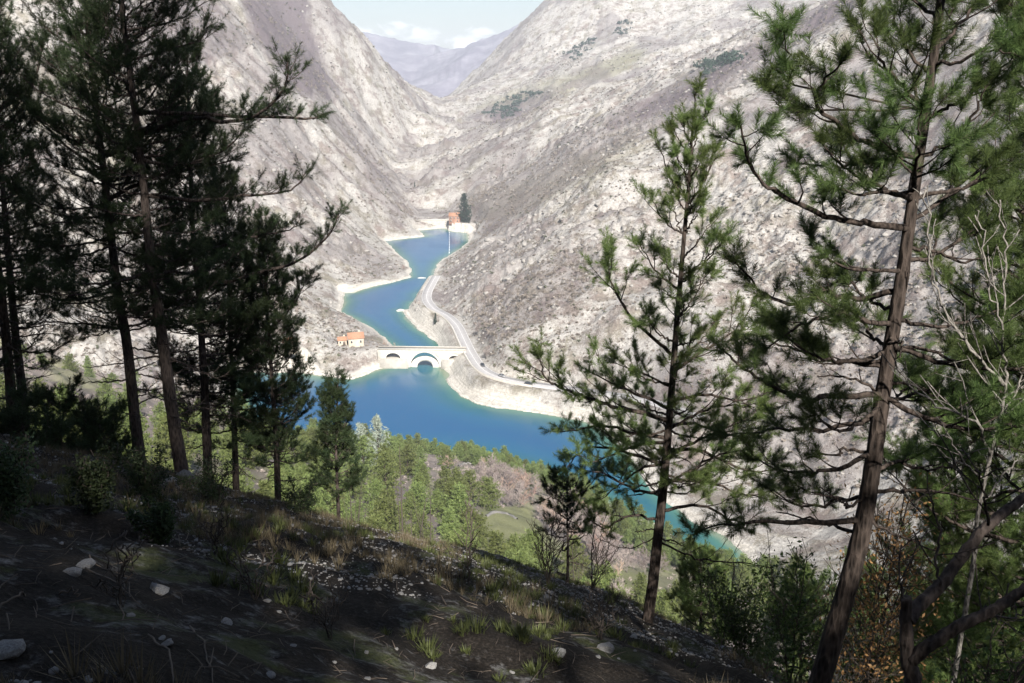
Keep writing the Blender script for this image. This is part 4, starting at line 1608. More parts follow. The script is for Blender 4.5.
    if rest:
        mb = MB()
        arr = [me_arrays(p_[1]) for p_ in PINES]
        for (_, k, s, q, sz, rz) in rest:
            V, Fc = arr[q]
            c_, s_ = math.cos(rz), math.sin(rz)
            W = np.stack([V[:, 0] * c_ - V[:, 1] * s_, V[:, 0] * s_ + V[:, 1] * c_, V[:, 2] * sz], 1) * s + [x[k], y[k], z[k]]
            mb.add(W, Fc)
        tag(mb.build('pine_wood', M['needle_far']), kind='stuff')
    print('woods', cnt, len(todo))


woods()


def undergrowth():
    rg = np.random.default_rng(78)
    x = rg.uniform(-190, 170, 14000); y = rg.uniform(45, 372, 14000)
    ok = own_side(x, y)
    x, y = x[ok], y[ok]
    ok = (lake_sd(x, y) > 5) & (rg.random(len(x)) < 0.15 + sstep(0.4, 0.6, fbm(x, y, 14, 3, 151)))
    x, y = x[ok], y[ok]
    P = np.stack([x, y, height(x, y)], 1)
    px, py, _ = project(P)
    md = inside(px, py, np.array([(480, 512), (530, 508), (552, 548), (540, 575), (482, 575)], float))
    P = P[~md]
    g = rg.random(len(P)) < 0.4
    S = 0.35 + 0.8 * rg.random(len(P)) ** 2
    scatter_mesh('undergrowth', [clump_proto(270 + i, 30, 0.42, 0.8, True) for i in range(4)], P[~g], S[~g], M['twig'], seed=21)
    scatter_mesh('green_undergrowth', [clump_proto(280 + i, 30, 0.3, 0.8) for i in range(4)], P[g], S[g], M['leaf_green'], seed=22)


undergrowth()

# pale silvery tree, the far fir, roadside and lakeside trees
SILV = proto_pine(460, 8.0, 1.7, 9, 0.1, 0.34)
SILV[1].materials[0] = M['silver']
for px, lab in ((363, 'pale silvery conifer, left of the two at the wood edge by the water'), (379, 'pale silvery conifer, right of the two at the wood edge by the water')):
    p = at(px, 452, 235); p[2] = hz(p[0], p[1])
    top = at(px, 418 if px > 370 else 424, 235)[2]
    place_tree('silver_conifer', SILV, p, max(0.8, (top - p[2]) / 8.0), lab, 'tree', 'silvery conifers')
FIRP = proto_pine(470, 8.0, 2.3, 13, 0.04, 0.40, 0.8)
FIRP[1].materials[0] = M['needle_fir']
place_tree('fir_tree', FIRP, FIR, 3.75, 'very tall dark conical fir beside the orange house at the far lake end', 'tree', None)
for (px, py, hgt, lab, k) in ((435, 318, 7.5, 'dark slim cypress standing on the lake side of the road', 0), (415, 196, 7, 'small dark conifer in the gorge above the dam', 0)):
    p = on_z(px, py, 9.5); p[2] = hz(p[0], p[1])
    e = place_tree('cypress', FIRP, p, hgt / 8, lab, 'tree', None, sz=1.0)
    e.scale = (hgt / 8 * 0.6, hgt / 8 * 0.6, hgt / 8)
for (px, py, h, pr, lab) in ((395, 346, 6.5, 4, 'small reddish leafless tree behind the left end of the bridge'), (385, 346, 5.0, 5, 'smaller reddish leafless tree left of the bridge end'),
                             (466, 322, 8, 0, 'leafless tree above the road bend, upper one'), (478, 340, 8.5, 1, 'leafless tree beside the cut above the road, middle one'),
                             (486, 362, 8, 2, 'leafless tree beside the cut above the road, lowest one'), (420, 306, 5, 4, 'low reddish tree at the root of the beach spit'),
                             (403, 264, 6, 5, 'reddish tree on the left shore tip of the upper lake'), (344, 338, 4, 3, 'small leafless tree behind the church outbuilding')):
    p = on_z(px, py, 8); p[2] = hz(p[0], p[1])
    place_tree('bare_tree', BARES[pr], p, h / 6, lab, 'tree', None)

# dry-stone walls of the clearing
for pts, lab in (([(486, 517), (495, 513), (506, 514), (517, 520)], 'low curved dry stone wall at the top of the green clearing'), ([(458, 466), (468, 464), (480, 467)], 'short pale retaining wall in the bare wood of the knoll')):
    Q = []
    for px, py in catmull([(a, b, 0) for a, b in pts], 5)[:, :2]:
        Q.append(ground_at(px, py, 60, 345))
    Q = np.array(Q); m = len(Q)
    T = np.gradient(Q, axis=0); T[:, 2] = 0; T = norm(T)
    n2 = np.stack([T[:, 1], -T[:, 0], 0 * T[:, 0]], 1)
    jit = RNG.normal(size=(m, 1)) * 0.06
    V = np.concatenate([Q - n2 * 0.3 + [0, 0, -0.8], Q - n2 * 0.28 + [0, 0, 0.4] + jit * [0, 0, 1], Q + n2 * 0.28 + [0, 0, 0.4] + jit * [0, 0, 1], Q + n2 * 0.3 + [0, 0, -0.8]])
    j = np.arange(m - 1)
    F_ = np.concatenate([np.stack([k * m + j, k * m + j + 1, (k + 1) % 4 * m + j + 1, (k + 1) % 4 * m + j], 1) for k in range(4)])
    w = MB(); w.add(V, None, F_)
    tag(w.build('stone_wall', M['ground_stone']), lab, 'wall')

# ------------------------------------------------------------------ foreground pines
LEFT_GROUP = 'dark pines on the left edge of the slope'
AUTO_L = dict(start=0.30, step=0.42, whorl=4, len=2.4, el0=-0.05, el1=0.95, sag=0.10, dead=16, dead0=0.08, skip=0.08,
              shape=lambda f: (0.75 + 0.25 * min(1, f * 5)) * (1 - 0.72 * f), grow=dict(spacing=0.18, shoot_len=0.28, shoots_end=3, dens=1.0))
pine('pine_tree', [(140, 462), (134, 410), (127, 345), (117, 285), (106, 190), (94, 90), (85, 0), (79, -70), (74, -140)], 22, 13,
     [([(110, 200), (160, 175), (200, 168), (235, 160)], -1.0), ([(118, 290), (70, 300), (20, 290)], 1.0), ([(125, 330), (60, 322), (25, 326)], -0.8, {'needle': False}), ([(100, 170), (72, 150), (40, 120), (30, 100)], 1)],
     'dark reddish trunked pine second from left with foliage from mid height', LEFT_GROUP, 501, 70, 0.12, 0.0062, True, AUTO_L)
pine('pine_tree', [(182, 472), (172, 410), (164, 350), (151, 260), (141, 160), (131, 80), (121, 0), (113, -80), (108, -150)], 21, 15,
     [([(140, 135), (190, 118), (230, 122), (262, 112), (285, 88), (288, 62)], -1.2), ([(262, 112), (292, 118), (318, 117)], -0.2, {'bare': 0.3}), ([(150, 195), (200, 200), (250, 195), (290, 190), (306, 172)], 0.8),
      ([(128, 30), (170, 22), (210, 0)], 1.2), ([(146, 160), (180, 165), (220, 152), (245, 130)], -1.0), ([(132, 60), (165, 50), (200, 40), (208, 20)], 0.6), ([(160, 320), (200, 335), (235, 330)], 0.6, {'needle': False})],
     'tallest dark pine left of centre with a thick straight trunk', LEFT_GROUP, 502, 70, 0.12, 0.0062, True, AUTO_L)
AUTO_3 = dict(AUTO_L); AUTO_3.update(start=0.22, len=2.0, step=0.40, dead=10)
pine('pine_tree', [(208, 476), (206, 420), (203, 360), (199, 300), (193, 230), (190, 150), (188, 90), (187, 50)], 25, 11,
     [([(198, 290), (250, 275), (295, 262), (325, 240), (339, 214)], -1.0), ([(200, 320), (250, 312), (285, 300)], 1.0), ([(196, 255), (240, 240), (280, 232), (300, 225)], -0.5)],
     'dark bushy pine right of the tallest one with its branches reaching over the slope', LEFT_GROUP, 503, 75, 0.125, 0.007, True, AUTO_3)
pine('pine_tree', [(236, 484), (234, 420), (231, 350), (228, 280), (225, 215), (224, 180)], 27, 8, [([(230, 300), (262, 292), (285, 282)], 0.5)],
     'slim dark pine between the bushy pine and the slender one', LEFT_GROUP, 508, 70, 0.125, 0.007, True, AUTO_3)
AUTO_4 = dict(start=0.20, step=0.40, whorl=4, len=1.55, el0=0.15, el1=0.8, sag=0.12, dead=8, dead0=0.05, skip=0.05, shape=lambda f: (0.8 + 0.2 * min(1, f * 5)) * (1 - 0.65 * f), grow=dict(spacing=0.16, shoot_len=0.25, shoots_end=3))
pine('pine_tree', [(278, 496), (276, 440), (272, 380), (268, 320), (264, 262), (262, 225)], 26, 8,
     [([(268, 330), (285, 315), (298, 298), (306, 278)], -0.5), ([(272, 390), (290, 378), (298, 360)], 0.4)],
     'slender dark pine with dense column of foliage in front of the lake edge', LEFT_GROUP, 504, 75, 0.13, 0.0075, True, AUTO_4)
AUTO_5 = dict(start=0.30, step=0.26, whorl=4, len=0.75, el0=0.35, el1=0.6, sag=0.1, dead=3, skip=0.05, shape=lambda f: 1 - 0.55 * f, grow=dict(spacing=0.15, shoot_len=0.26))
pine('pine_tree', [(337, 478), (336, 440), (337, 410), (338, 384)], 25, 5, [],
     'small dark young pine standing alone in front of the turquoise water', LEFT_GROUP, 505, 80, 0.13, 0.0075, True, AUTO_5)
AUTO_6 = dict(AUTO_L); AUTO_6.update(start=0.18, len=2.3)
pine('pine_tree', [(14, 440), (10, 380), (3, 310), (-8, 220), (-18, 120), (-28, 20), (-34, -60)], 23, 12,
     [([(-5, 240), (40, 225), (80, 222)], -1), ([(-16, 140), (20, 110), (40, 60), (38, 35)], 0.5)],
     'dark pine at the far left edge, the nearer of two close trunks', LEFT_GROUP, 506, 70, 0.12, 0.0065, True, AUTO_6)
AUTO_7 = dict(AUTO_L); AUTO_7.update(start=0.34, len=2.0, step=0.6)
pine('pine_tree', [(26, 446), (22, 390), (15, 330), (8, 250), (0, 150), (-4, 70), (-6, 10)], 26, 11, [],
     'thinner dark pine just right of the leftmost trunk', LEFT_GROUP, 507, 70, 0.125, 0.007, True, AUTO_7)
AUTO_8 = dict(start=0.10, step=0.30, whorl=4, len=1.2, el0=0.15, el1=0.7, sag=0.1, dead=0, skip=0.05, shape=lambda f: 1 - 0.6 * f, grow=dict(spacing=0.14, shoot_len=0.25))
for i, (px, pb, pt, Y, lab) in enumerate(((60, 480, 405, 20, 'bushy young dark pine low between the left trunks'), (22, 500, 430, 16, 'young dark pine at the lower left edge of the frame'), (100, 484, 430, 19, 'young dark pine in front of the second trunk from left'))):
    pine('young_pine', [(px, pb), (px + 1, (pb + pt) / 2), (px, pt)], Y, 5, [], lab, 'young pines under the left trunks', 520 + i, 70, 0.13, 0.008, True, AUTO_8)

for i, (px, pb, pt, Y, lab) in enumerate(((700, 650, 560, 24, 'low green young pine right of the middle pine trunk'), (800, 690, 590, 18, 'green young pine left of the thick leaning trunk'), (935, 720, 600, 16, 'green young pine between the thick trunk and the forked one'),
                                          (1005, 720, 590, 17, 'bright young pine low at the right edge'), (860, 700, 560, 26, 'green young pine behind the thick leaning trunk'))):
    pine('young_pine', [(px, pb), (px + 1, (pb + pt) / 2), (px, pt)], Y, 5, [], lab, None, 580 + i, 80, 0.12, 0.007, 'light', AUTO_8)

# middle pine
AUTO_M = dict(start=0.30, step=0.42, whorl=3, len=1.1, el0=0.0, el1=1.1, sag=0.1, dead=6, dead0=0.18, skip=0.15, shape=lambda f: (1 - 0.7 * f), grow=dict(spacing=0.21, shoot_len=0.22, shoots_end=3))
pine('pine_tree', [(646, 632), (652, 590), (657, 545), (662, 500), (667, 445), (672, 385), (677, 320), (683, 250), (689, 180), (692, 135), (694, 112)], 14, 14,
     [([(668, 420), (630, 410), (600, 402), (570, 392), (548, 380), (538, 358)], -0.8), ([(664, 470), (635, 455), (605, 448), (580, 452), (566, 470)], 0.5), ([(667, 440), (630, 432), (600, 425), (575, 430), (562, 432)], 0.9),
      ([(676, 355), (650, 335), (628, 312), (612, 285), (607, 258)], -0.5), ([(660, 520), (630, 515), (605, 528), (590, 520)], -0.6), ([(670, 400), (705, 395), (740, 400), (775, 392)], -0.6), ([(665, 450), (705, 452), (745, 470), (780, 468)], 0.6),
      ([(661, 512), (700, 505), (735, 522), (765, 520)], -0.4), ([(672, 385), (640, 372), (612, 362)], 0.4), ([(674, 370), (705, 350), (735, 330), (752, 305)], 0.5), ([(680, 290), (655, 270), (640, 245)], 0.4), ([(681, 280), (705, 262), (722, 240)], -0.3),
      ([(658, 545), (690, 556), (715, 561), (745, 563), (772, 568)], -0.5, {'needle': False, 'r': 0.02}), ([(664, 480), (700, 482), (738, 492), (770, 500)], 0.3), ([(666, 460), (640, 470), (615, 488), (600, 500)], 0.3),
      ([(669, 425), (700, 425), (735, 436), (760, 430)], 0.9), ([(670, 410), (640, 395), (615, 385), (590, 372)], -1.0), ([(659, 530), (640, 545), (620, 548), (600, 540)], 0.2, {'needle': False, 'r': 0.012}),
      ([(667, 440), (640, 445), (612, 455), (592, 462)], -1.2), ([(665, 455), (700, 440), (730, 425), (752, 420)], -1.0), ([(662, 495), (635, 490), (608, 475), (585, 470)], -0.9), ([(668, 430), (700, 412), (730, 405), (760, 410)], 0.1), ([(663, 488), (690, 470), (720, 455), (745, 450)], -0.7), ([(688, 200), (672, 180), (660, 150)], 0.2), ([(688, 205), (705, 180), (716, 150)], -0.2), ([(685, 232), (668, 225), (652, 200)], -0.3)],
     'medium pine in the middle right with wide lower branches and mottled leaning trunk', None, 530, 105, 0.115, 0.0050, 'light', AUTO_M)

# near right pine
AUTO_R = dict(start=0.42, step=0.75, whorl=3, len=1.5, el0=0.05, el1=0.7, sag=0.1, dead=8, dead0=0.2, skip=0.2, shape=lambda f: (1 - 0.5 * f), grow=dict(spacing=0.18, shoot_len=0.25, shoots_end=4))
pine('pine_tree', [(815, 700), (832, 640), (848, 585), (862, 530), (872, 470), (882, 400), (893, 330), (903, 270), (914, 190), (926, 110), (937, 30), (947, -50), (956, -130), (962, -200)], 8.2, 27,
     [([(926, 108), (897, 82), (879, 58), (876, 35)], -0.4), ([(929, 72), (912, 57), (896, 27), (886, -4)], 0.3), ([(916, 155), (882, 150), (844, 128), (816, 106), (823, 84), (842, 62)], -0.6, {'side_len': 0.28}),
      ([(818, 106), (803, 110), (790, 100), (770, 90)], -0.5, {'r': 0.011, 'side_len': 0.2, 'bare': 0.3}), ([(806, 110), (796, 85), (788, 60), (784, 32)], -0.55, {'r': 0.011, 'side_len': 0.2}),
      ([(882, 152), (862, 164), (832, 166), (795, 164)], 0.5, {'side_len': 0.25}), ([(909, 226), (866, 224), (824, 216), (782, 194), (753, 172), (741, 126)], -0.7, {'side_len': 0.36}), ([(919, 222), (946, 196), (968, 180), (1000, 150)], 0.5),
      ([(929, 64), (960, 61), (985, 50), (1020, 57)], -0.5), ([(899, 270), (862, 269), (830, 260), (812, 240)], 0.4, {'side_len': 0.3}), ([(899, 291), (858, 297), (825, 294), (791, 304), (760, 290), (735, 262)], 0.9, {'side_len': 0.36}),
      ([(895, 323), (868, 321), (838, 314), (800, 325), (765, 350)], -0.6, {'side_len': 0.34}), ([(912, 321), (939, 326), (976, 318), (1018, 297)], -0.5, {'side_len': 0.2, 'bare': 0.5}), ([(884, 365), (838, 361), (796, 350), (760, 335)], 0.5, {'side_len': 0.32}),
      ([(886, 392), (842, 395), (805, 397), (774, 388), (744, 368), (722, 350)], -0.8, {'side_len': 0.34}), ([(880, 424), (825, 429), (770, 430), (725, 438)], 0.5, {'side_len': 0.36}), ([(874, 455), (830, 470), (790, 472), (750, 460)], -0.5, {'side_len': 0.3}),
      ([(864, 518), (799, 523), (745, 522), (690, 532)], 0.7, {'side_len': 0.2, 'bare': 0.45}), ([(872, 470), (900, 462), (935, 470), (965, 460)], 0.5), ([(866, 518), (898, 535), (939, 551)], -0.4, {'needle': False, 'r': 0.018}), ([(884, 400), (920, 395), (955, 405)], 0.6),
      ([(920, 160), (950, 140), (975, 110), (985, 85)], -0.5), ([(905, 250), (935, 250), (965, 262), (990, 250)], 0.3), ([(890, 345), (930, 350), (960, 362), (985, 350)], -0.6), ([(912, 200), (885, 190), (862, 196), (840, 190)], -0.9, {'side_len': 0.25}),
      ([(934, 50), (965, 20), (985, -20)], 0.5), ([(938, 20), (910, -5), (890, -40)], 0.6), ([(868, 490), (838, 500), (800, 505), (770, 490)], 0.9), ([(896, 310), (868, 300), (845, 280), (830, 285)], 0.9, {'side_len': 0.25})],
     'large near pine on the right with thick dark leaning trunk and long tufted branches', None, 540, 150, 0.11, 0.0038, False, AUTO_R)

AUTO_F = dict(start=0.12, step=0.34, whorl=4, len=1.3, el0=0.0, el1=0.8, sag=0.1, dead=4, skip=0.12, shape=lambda f: (1 - 0.6 * f), grow=dict(spacing=0.19, shoot_len=0.24, shoots_end=3))
pine('pine_tree', [(958, 720), (956, 640), (958, 560), (955, 480), (952, 400)], 12.5, 9, [], 'half grown pine behind the forked trunk near the right edge', None, 551, 90, 0.115, 0.005, False, AUTO_F)
# pine at the right frame edge
AUTO_E = dict(start=0.2, step=0.36, whorl=5, len=2.3, el0=0.0, el1=0.8, sag=0.1, dead=6, skip=0.15, shape=lambda f: (1 - 0.55 * f), grow=dict(spacing=0.2, shoot_len=0.24, shoots_end=3))
pine('pine_tree', [(1042, 640), (1050, 540), (1058, 430), (1068, 300), (1078, 170), (1088, 40), (1096, -60)], 11, 20,
     [([(1070, 250), (1035, 220), (1005, 200), (985, 190)], -0.5), ([(1076, 190), (1040, 160), (1012, 130), (990, 108)], 0.4), ([(1062, 350), (1020, 330), (990, 345), (960, 350)], 0.6), ([(1056, 440), (1015, 420), (980, 440), (950, 445)], -0.4),
      ([(1082, 100), (1045, 70), (1018, 40), (1000, 10)], 0.4), ([(1052, 500), (1010, 490), (970, 510), (940, 515)], 0.6), ([(1066, 300), (1030, 270), (1005, 265)], -0.6)],
     'pine mostly outside the right frame edge with foliage hanging in from the right', None, 550, 120, 0.11, 0.0045, 'light', AUTO_E)

# small pine at the foreground edge below the lake
AUTO_S = dict(start=0.45, step=0.22, whorl=3, len=0.55, el0=0.3, el1=0.6, sag=0.05, dead=5, skip=0.1, shape=lambda f: 1 - 0.4 * f, grow=dict(spacing=0.16, shoot_len=0.16, shoots_end=2))
pine('young_pine', [(567, 590), (568, 550), (567, 510), (568, 475)], 16, 4, [([(568, 505), (555, 498), (545, 500)], 0.2), ([(568, 500), (583, 492), (595, 478)], -0.2)],
     'thin young pine with sparse dark tufts standing on the foreground edge', None, 560, 80, 0.10, 0.006, True, AUTO_S)


# ------------------------------------------------------------------ bare and leafy foreground trees and shrubs
def limbs_tree(name, limbs, Y, mat, label, cat, group, seed, twig=True, spacing=0.22, side_len=0.5):
    """limbs: (pixel polyline, radius0 px, depth shift, part name)"""
    rg = np.random.default_rng(seed)
    p0 = at(*limbs[0][0][0], Y)
    g = hz(p0[0], p0[1])
    base = np.array([p0[0], p0[1], min(g, p0[2])])
    e = empty(name, tuple(base), label, cat, group)
    for i, (pts, wpx, dep, part) in enumerate(limbs):
        n = len(pts)
        W = np.array([at(px, py, Y + dep * k / max(1, n - 1)) for k, (px, py) in enumerate(pts)])
        if i == 0 and W[0][2] > g:
            W = np.vstack([[W[0][0], W[0][1], g - 0.2], W])
        r = wpx / 2 * Y / F
        if part in ('trunk', 'limb'):
            mb = MB(); P = catmull(W, 8); P[1:-1] += rg.normal(size=(len(P) - 2, 3)) * r * 0.05
            tt = np.linspace(0, 1, len(P))
            mb.tube(P - base, r * (1 - 0.45 * tt), 10, wob=0.10); mb.build(part, mat, e, True)
        else:
            w_, _ = grow(W - base, r * 0.7, rg, spacing=spacing * 0.6, side_len=side_len, bare=0.1, needle=False, curl=0.3)
            w_.build(part, mat, e, True)
    return e


limbs_tree('forked_tree', [([(912, 700), (908, 660), (906, 630), (906, 598)], 22, 0.0, 'trunk'), ([(908, 620), (918, 606), (940, 586), (962, 556), (988, 525), (1030, 494), (1060, 470)], 17, 0.3, 'limb'),
                           ([(909, 662), (918, 654), (934, 642), (963, 624), (998, 607), (1030, 586), (1060, 575)], 17, -0.3, 'limb'),
                           ([(940, 586), (935, 560), (940, 530), (930, 500)], 5, 0.2, 'branch'), ([(988, 525), (985, 495), (975, 470)], 5, -0.2, 'branch'), ([(963, 624), (985, 610), (1010, 618), (1030, 610)], 5, 0.3, 'branch'), ([(906, 600), (898, 575), (902, 545)], 4, 0.1, 'branch')],
           5.6, M['bark_dark'], 'dark forked leaning trunk low in the right corner with two thick limbs', 'tree', None, 570)
limbs_tree('bare_tree', [([(972, 570), (977, 520), (985, 480), (992, 450)], 6, 0, 'trunk'), ([(992, 450), (1000, 410), (1006, 382), (1002, 345), (1003, 285), (1004, 235), (1000, 200)], 5, 0.3, 'branch'), ([(990, 455), (976, 422), (938, 407), (905, 380), (890, 350)], 4.5, -0.3, 'branch'),
                         ([(1003, 385), (976, 356), (949, 318), (933, 280), (929, 232), (926, 190)], 4.5, 0.2, 'branch'), ([(996, 430), (1012, 400), (1025, 370)], 4, 0.3, 'branch'), ([(985, 480), (965, 462), (950, 440), (930, 430)], 3.5, -0.4, 'branch'), ([(980, 505), (1000, 480), (1018, 460)], 3.5, 0.2, 'branch'),
                         ([(1003, 330), (990, 290), (985, 240), (975, 215)], 3, 0.2, 'branch')],
           7.2, M['bark_grey'], 'pale grey bare tree with thin rising stems at the right edge', 'tree', None, 571)


def sapling(name, px, pb, pt, mat, label, group, seed, stems=3, spread=14, leaf=None, nleaf=0, leaf_size=0.03, Y=None, wpx=2.0, cat='shrub'):
    rg = np.random.default_rng(seed)
    p = ground_at(px, pb) if Y is None else np.array([*at(px, pb, Y)[:2], hz(*at(px, pb, Y)[:2])])
    H = (pb - pt) * p[1] / F
    H = max(0.3, at(px, pt, p[1])[2] - p[2])
    e = empty(name, tuple(p), label, cat, group)
    LV = []
    for s in range(stems):
        a = rg.random() * 6.28
        sp = spread * p[1] / F * (0.2 + 0.8 * rg.random())
        h = H * (0.65 + 0.35 * rg.random()) if s else H
        n = 5
        tt = np.linspace(0, 1, n)
        W = np.stack([math.cos(a) * sp * tt, math.sin(a) * sp * tt, h * tt], 1) + rg.normal(size=(n, 3)) * 0.03 * tt[:, None]
        W[0] = [0, 0, -0.1]
        w_, _ = grow(W, wpx / 2 * p[1] / F * (1.0 if s == 0 else 0.6), rg, spacing=max(0.08, H * 0.06), side_len=H * 0.28, bare=0.2, needle=False, curl=0.4)
        w_.build('stem', mat, e, True)
        if leaf:
            m = nleaf // stems
            t = 0.2 + 0.8 * rg.random(m)
            C = np.stack([np.interp(t, tt, W[:, k]) for k in range(3)], 1)
            C += norm(rg.normal(size=(m, 3))) * (rg.random((m, 1)) ** 0.6) * H * 0.25 * (1.15 - 0.6 * t[:, None])
            C[:, 2] = np.maximum(C[:, 2], 0.05)
            LV.append(C)
    if leaf:
        C = np.concatenate(LV); m = len(C)
        d = norm(rg.normal(size=(m, 3))); s_ = norm(np.cross(d, rg.normal(size=(m, 3))))
        L = leaf_size * (0.6 + 0.8 * rg.random((m, 1)))
        V = np.stack([C - d * L, C - s_ * L * 0.45, C + d * L, C + s_ * L * 0.45], 1).reshape(-1, 3)
        b = MB(); b.add(V, None, np.arange(4 * m).reshape(-1, 4)); b.build('leaves', leaf, e)
    return e


DT = simple('dark_twigs', (0.035, 0.028, 0.024), (0.11, 0.09, 0.075), 20, 0.9, 0, 0)
sapling('bare_sapling', 402, 530, 448, DT, 'leafless upright sapling on the slope edge left of the clearing', None, 600, 2, 16, wpx=2.6, cat='sapling')
sapling('bare_sapling', 430, 532, 482, DT, 'shorter leafless sapling just right of the upright one', None, 601, 3, 18, cat='sapling')
sapling('bare_sapling', 470, 585, 494, DT, 'thin leafless sapling in front of the light green clearing', None, 602, 2, 12, wpx=2.4, cat='sapling')
sapling('bare_shrub', 548, 585, 505, DT, 'tangled leafless shrub left of the thin young pine', None, 603, 7, 46)
sapling('bare_shrub', 592, 590, 520, DT, 'curving leafless shrub right of the thin young pine', None, 604, 5, 50)
sapling('leafy_shrub', 412, 528, 502, DT, 'low dark evergreen bush at the foot of the upright sapling', None, 605, 6, 24, M['leaf_green'], 900, 0.045)
sapling('leafy_shrub', 352, 515, 474, DT, 'dark evergreen bush on the slope edge beside the small young pine', None, 606, 6, 30, M['leaf_green'], 900, 0.05)
sapling('dry_shrub', 577, 575, 538, DT, 'small dry orange leaved shrub beneath the thin young pine', None, 607, 5, 16, M['leaf_brown'], 200, 0.04)
for i, (px, pb, pt, lab) in enumerate(((150, 500, 448, 'dark evergreen bush between the second and tallest left trunks'), (10, 520, 440, 'dark evergreen bush at the left frame edge'), (215, 505, 462, 'low dark evergreen bush right of the tallest trunk'),
                                       (95, 515, 455, 'dark evergreen bush in the shade at the left, in front of the trunks'), (300, 515, 480, 'low dark evergreen bush beside the slender pine foot'), (160, 545, 500, 'low dark bush in front of the tallest pine'))):
    sapling('leafy_shrub', px, pb, pt, DT, lab, None, 630 + i, 8, 34, M['needle_shaded'], 3200, 0.024)
sapling('leafy_shrub', 742, 660, 570, DT, 'rounded green bush on the slope right of the middle pine', None, 608, 9, 60, M['leaf_green'], 2600, 0.04)
sapling('leafy_shrub', 790, 690, 545, DT, 'tall sparse evergreen shrub left of the thick leaning trunk', None, 609, 6, 50, M['leaf_green'], 1800, 0.04)
sapling('leafy_shrub', 868, 700, 590, DT, 'green bush behind the foot of the thick leaning trunk', None, 610, 8, 60, M['leaf_green'], 2200, 0.04, Y=11)
sapling('dry_shrub', 872, 660, 480, DT, 'oak sapling with dry orange brown leaves behind the right trunk', None, 611, 8, 50, M['leaf_brown'], 2600, 0.026, Y=8.8)
sapling('leafy_shrub', 985, 700, 590, DT, 'bright green bush in the bottom right corner', None, 612, 9, 70, M['leaf_green'], 2600, 0.025, Y=6.3)
sapling('bare_shrub', 840, 690, 600, M['bark_grey'], 'pale leafless shrub at the bottom between the two right trunks', None, 613, 7, 50, Y=10)
sapling('bare_shrub', 722, 640, 560, DT, 'leafless shrub behind the rounded green bush', None, 614, 6, 40, Y=19)
sapling('bare_shrub', 215, 555, 500, DT, 'dead twiggy shrub on the dark slope under the tallest pine', None, 615, 5, 40)
sapling('bare_shrub', 330, 640, 575, DT, 'low leafless shrub amid the stones in the dark foreground', None, 616, 4, 30)
sapling('bare_shrub', 120, 610, 530, DT, 'dead twiggy bush in the dark lower left', None, 617, 5, 50)
sapling('bare_shrub', 255, 600, 540, DT, 'sparse dead twigs left of the gravel streak', None, 618, 5, 40)
sapling('bare_shrub', 600, 640, 590, DT, 'low dry twigs at the left of the middle pine foot', None, 619, 7, 30)

# ------------------------------------------------------------------ ground litter of the near slope
rg = np.random.default_rng(900)
n = 60000
a_ = R(-40) + R(78) * rg.random(n); r_ = 2.5 + 27 * rg.random(n) ** 0.8
x = r_ * np.sin(a_); y = r_ * np.cos(a_)
pxg, pyg, _ = project(np.stack([x, y, plane(x, y)], 1))
streak = np.exp(-(((pyg - (455 + 0.28 * pxg)) / 60) ** 2)) * (pxg > 130)
den = fbm(x, y, 2.2, 3, 701) * 0.6 + fbm(x, y, 7, 2, 711) * 0.4 + 0.16 * streak - 0.06
k = rg.random(n) < sstep(0.46, 0.62, den)
x, y = x[k], y[k]
P = np.stack([x, y, height(x, y) + 0.005], 1)
S = 0.010 + 0.034 * rg.random(len(x)) ** 4
scatter_mesh('gravel', [me_arrays(rock_mesh(320 + i, 1, 0.6, 1.0)) for i in range(5)], P, S, M['ground_stone'], seed=9)


def tuft_proto(seed, n, h):
    rg = np.random.default_rng(seed)
    a = rg.random(n) * 6.28
    b = np.stack([np.cos(a), np.sin(a), 0 * a], 1) * (0.05 * rg.random((n, 1)))
    t = np.stack([np.cos(a), np.sin(a), 0 * a], 1) * (h * 0.7 * rg.random((n, 1))) + [0, 0, 1] * (h * (0.35 + 0.7 * rg.random((n, 1))))
    s = np.stack([-np.sin(a), np.cos(a), 0 * a], 1) * 0.004
    return np.stack([b - s, b + s, b + t], 1).reshape(-1, 3), np.arange(3 * n).reshape(-1, 3)


n = 9000
a_ = R(-40) + R(80) * rg.random(n); r_ = 2.5 + 27 * rg.random(n) ** 0.8
x = r_ * np.sin(a_); y = r_ * np.cos(a_)
den = fbm(x, y, 2.6, 3, 731)
k = rg.random(n) < sstep(0.42, 0.62, den)
x, y = x[k], y[k]
P = np.stack([x, y, height(x, y)], 1)
scatter_mesh('dry_grass', [tuft_proto(740 + i, 26, 0.17) for i in range(5)], P, 0.6 + 0.9 * rg.random(len(x)), M['dry_grass'], seed=10)
n = 4000
a_ = R(-40) + R(80) * rg.random(n); r_ = 2.5 + 26 * rg.random(n) ** 0.8
x = r_ * np.sin(a_); y = r_ * np.cos(a_)
k = rg.random(n) < sstep(0.5, 0.62, fbm(x, y, 1.8, 3, 771))
x, y = x[k], y[k]
scatter_mesh('moss_cushions', [tuft_proto(780 + i, 60, 0.07) for i in range(4)], np.stack([x, y, height(x, y)], 1), 1.0 + 1.4 * rg.random(len(x)), M['moss'], seed=12)
# twiggy litter
n = 5000
a_ = R(-40) + R(78) * rg.random(n); r_ = 2.5 + 24 * rg.random(n) ** 0.8
x = r_ * np.sin(a_); y = r_ * np.cos(a_)
P = np.stack([x, y, height(x, y) + 0.01], 1)


def stick_proto(seed):
    rg = np.random.default_rng(seed)
    mb = MB(); mb.tube(np.array([[-0.5, 0, 0], [0, 0.06 * rg.normal(), 0.04], [0.5, 0, 0.02]]), [0.02, 0.017, 0.01], 4, cap=False)
    return mb.V[0], mb.F4[0]


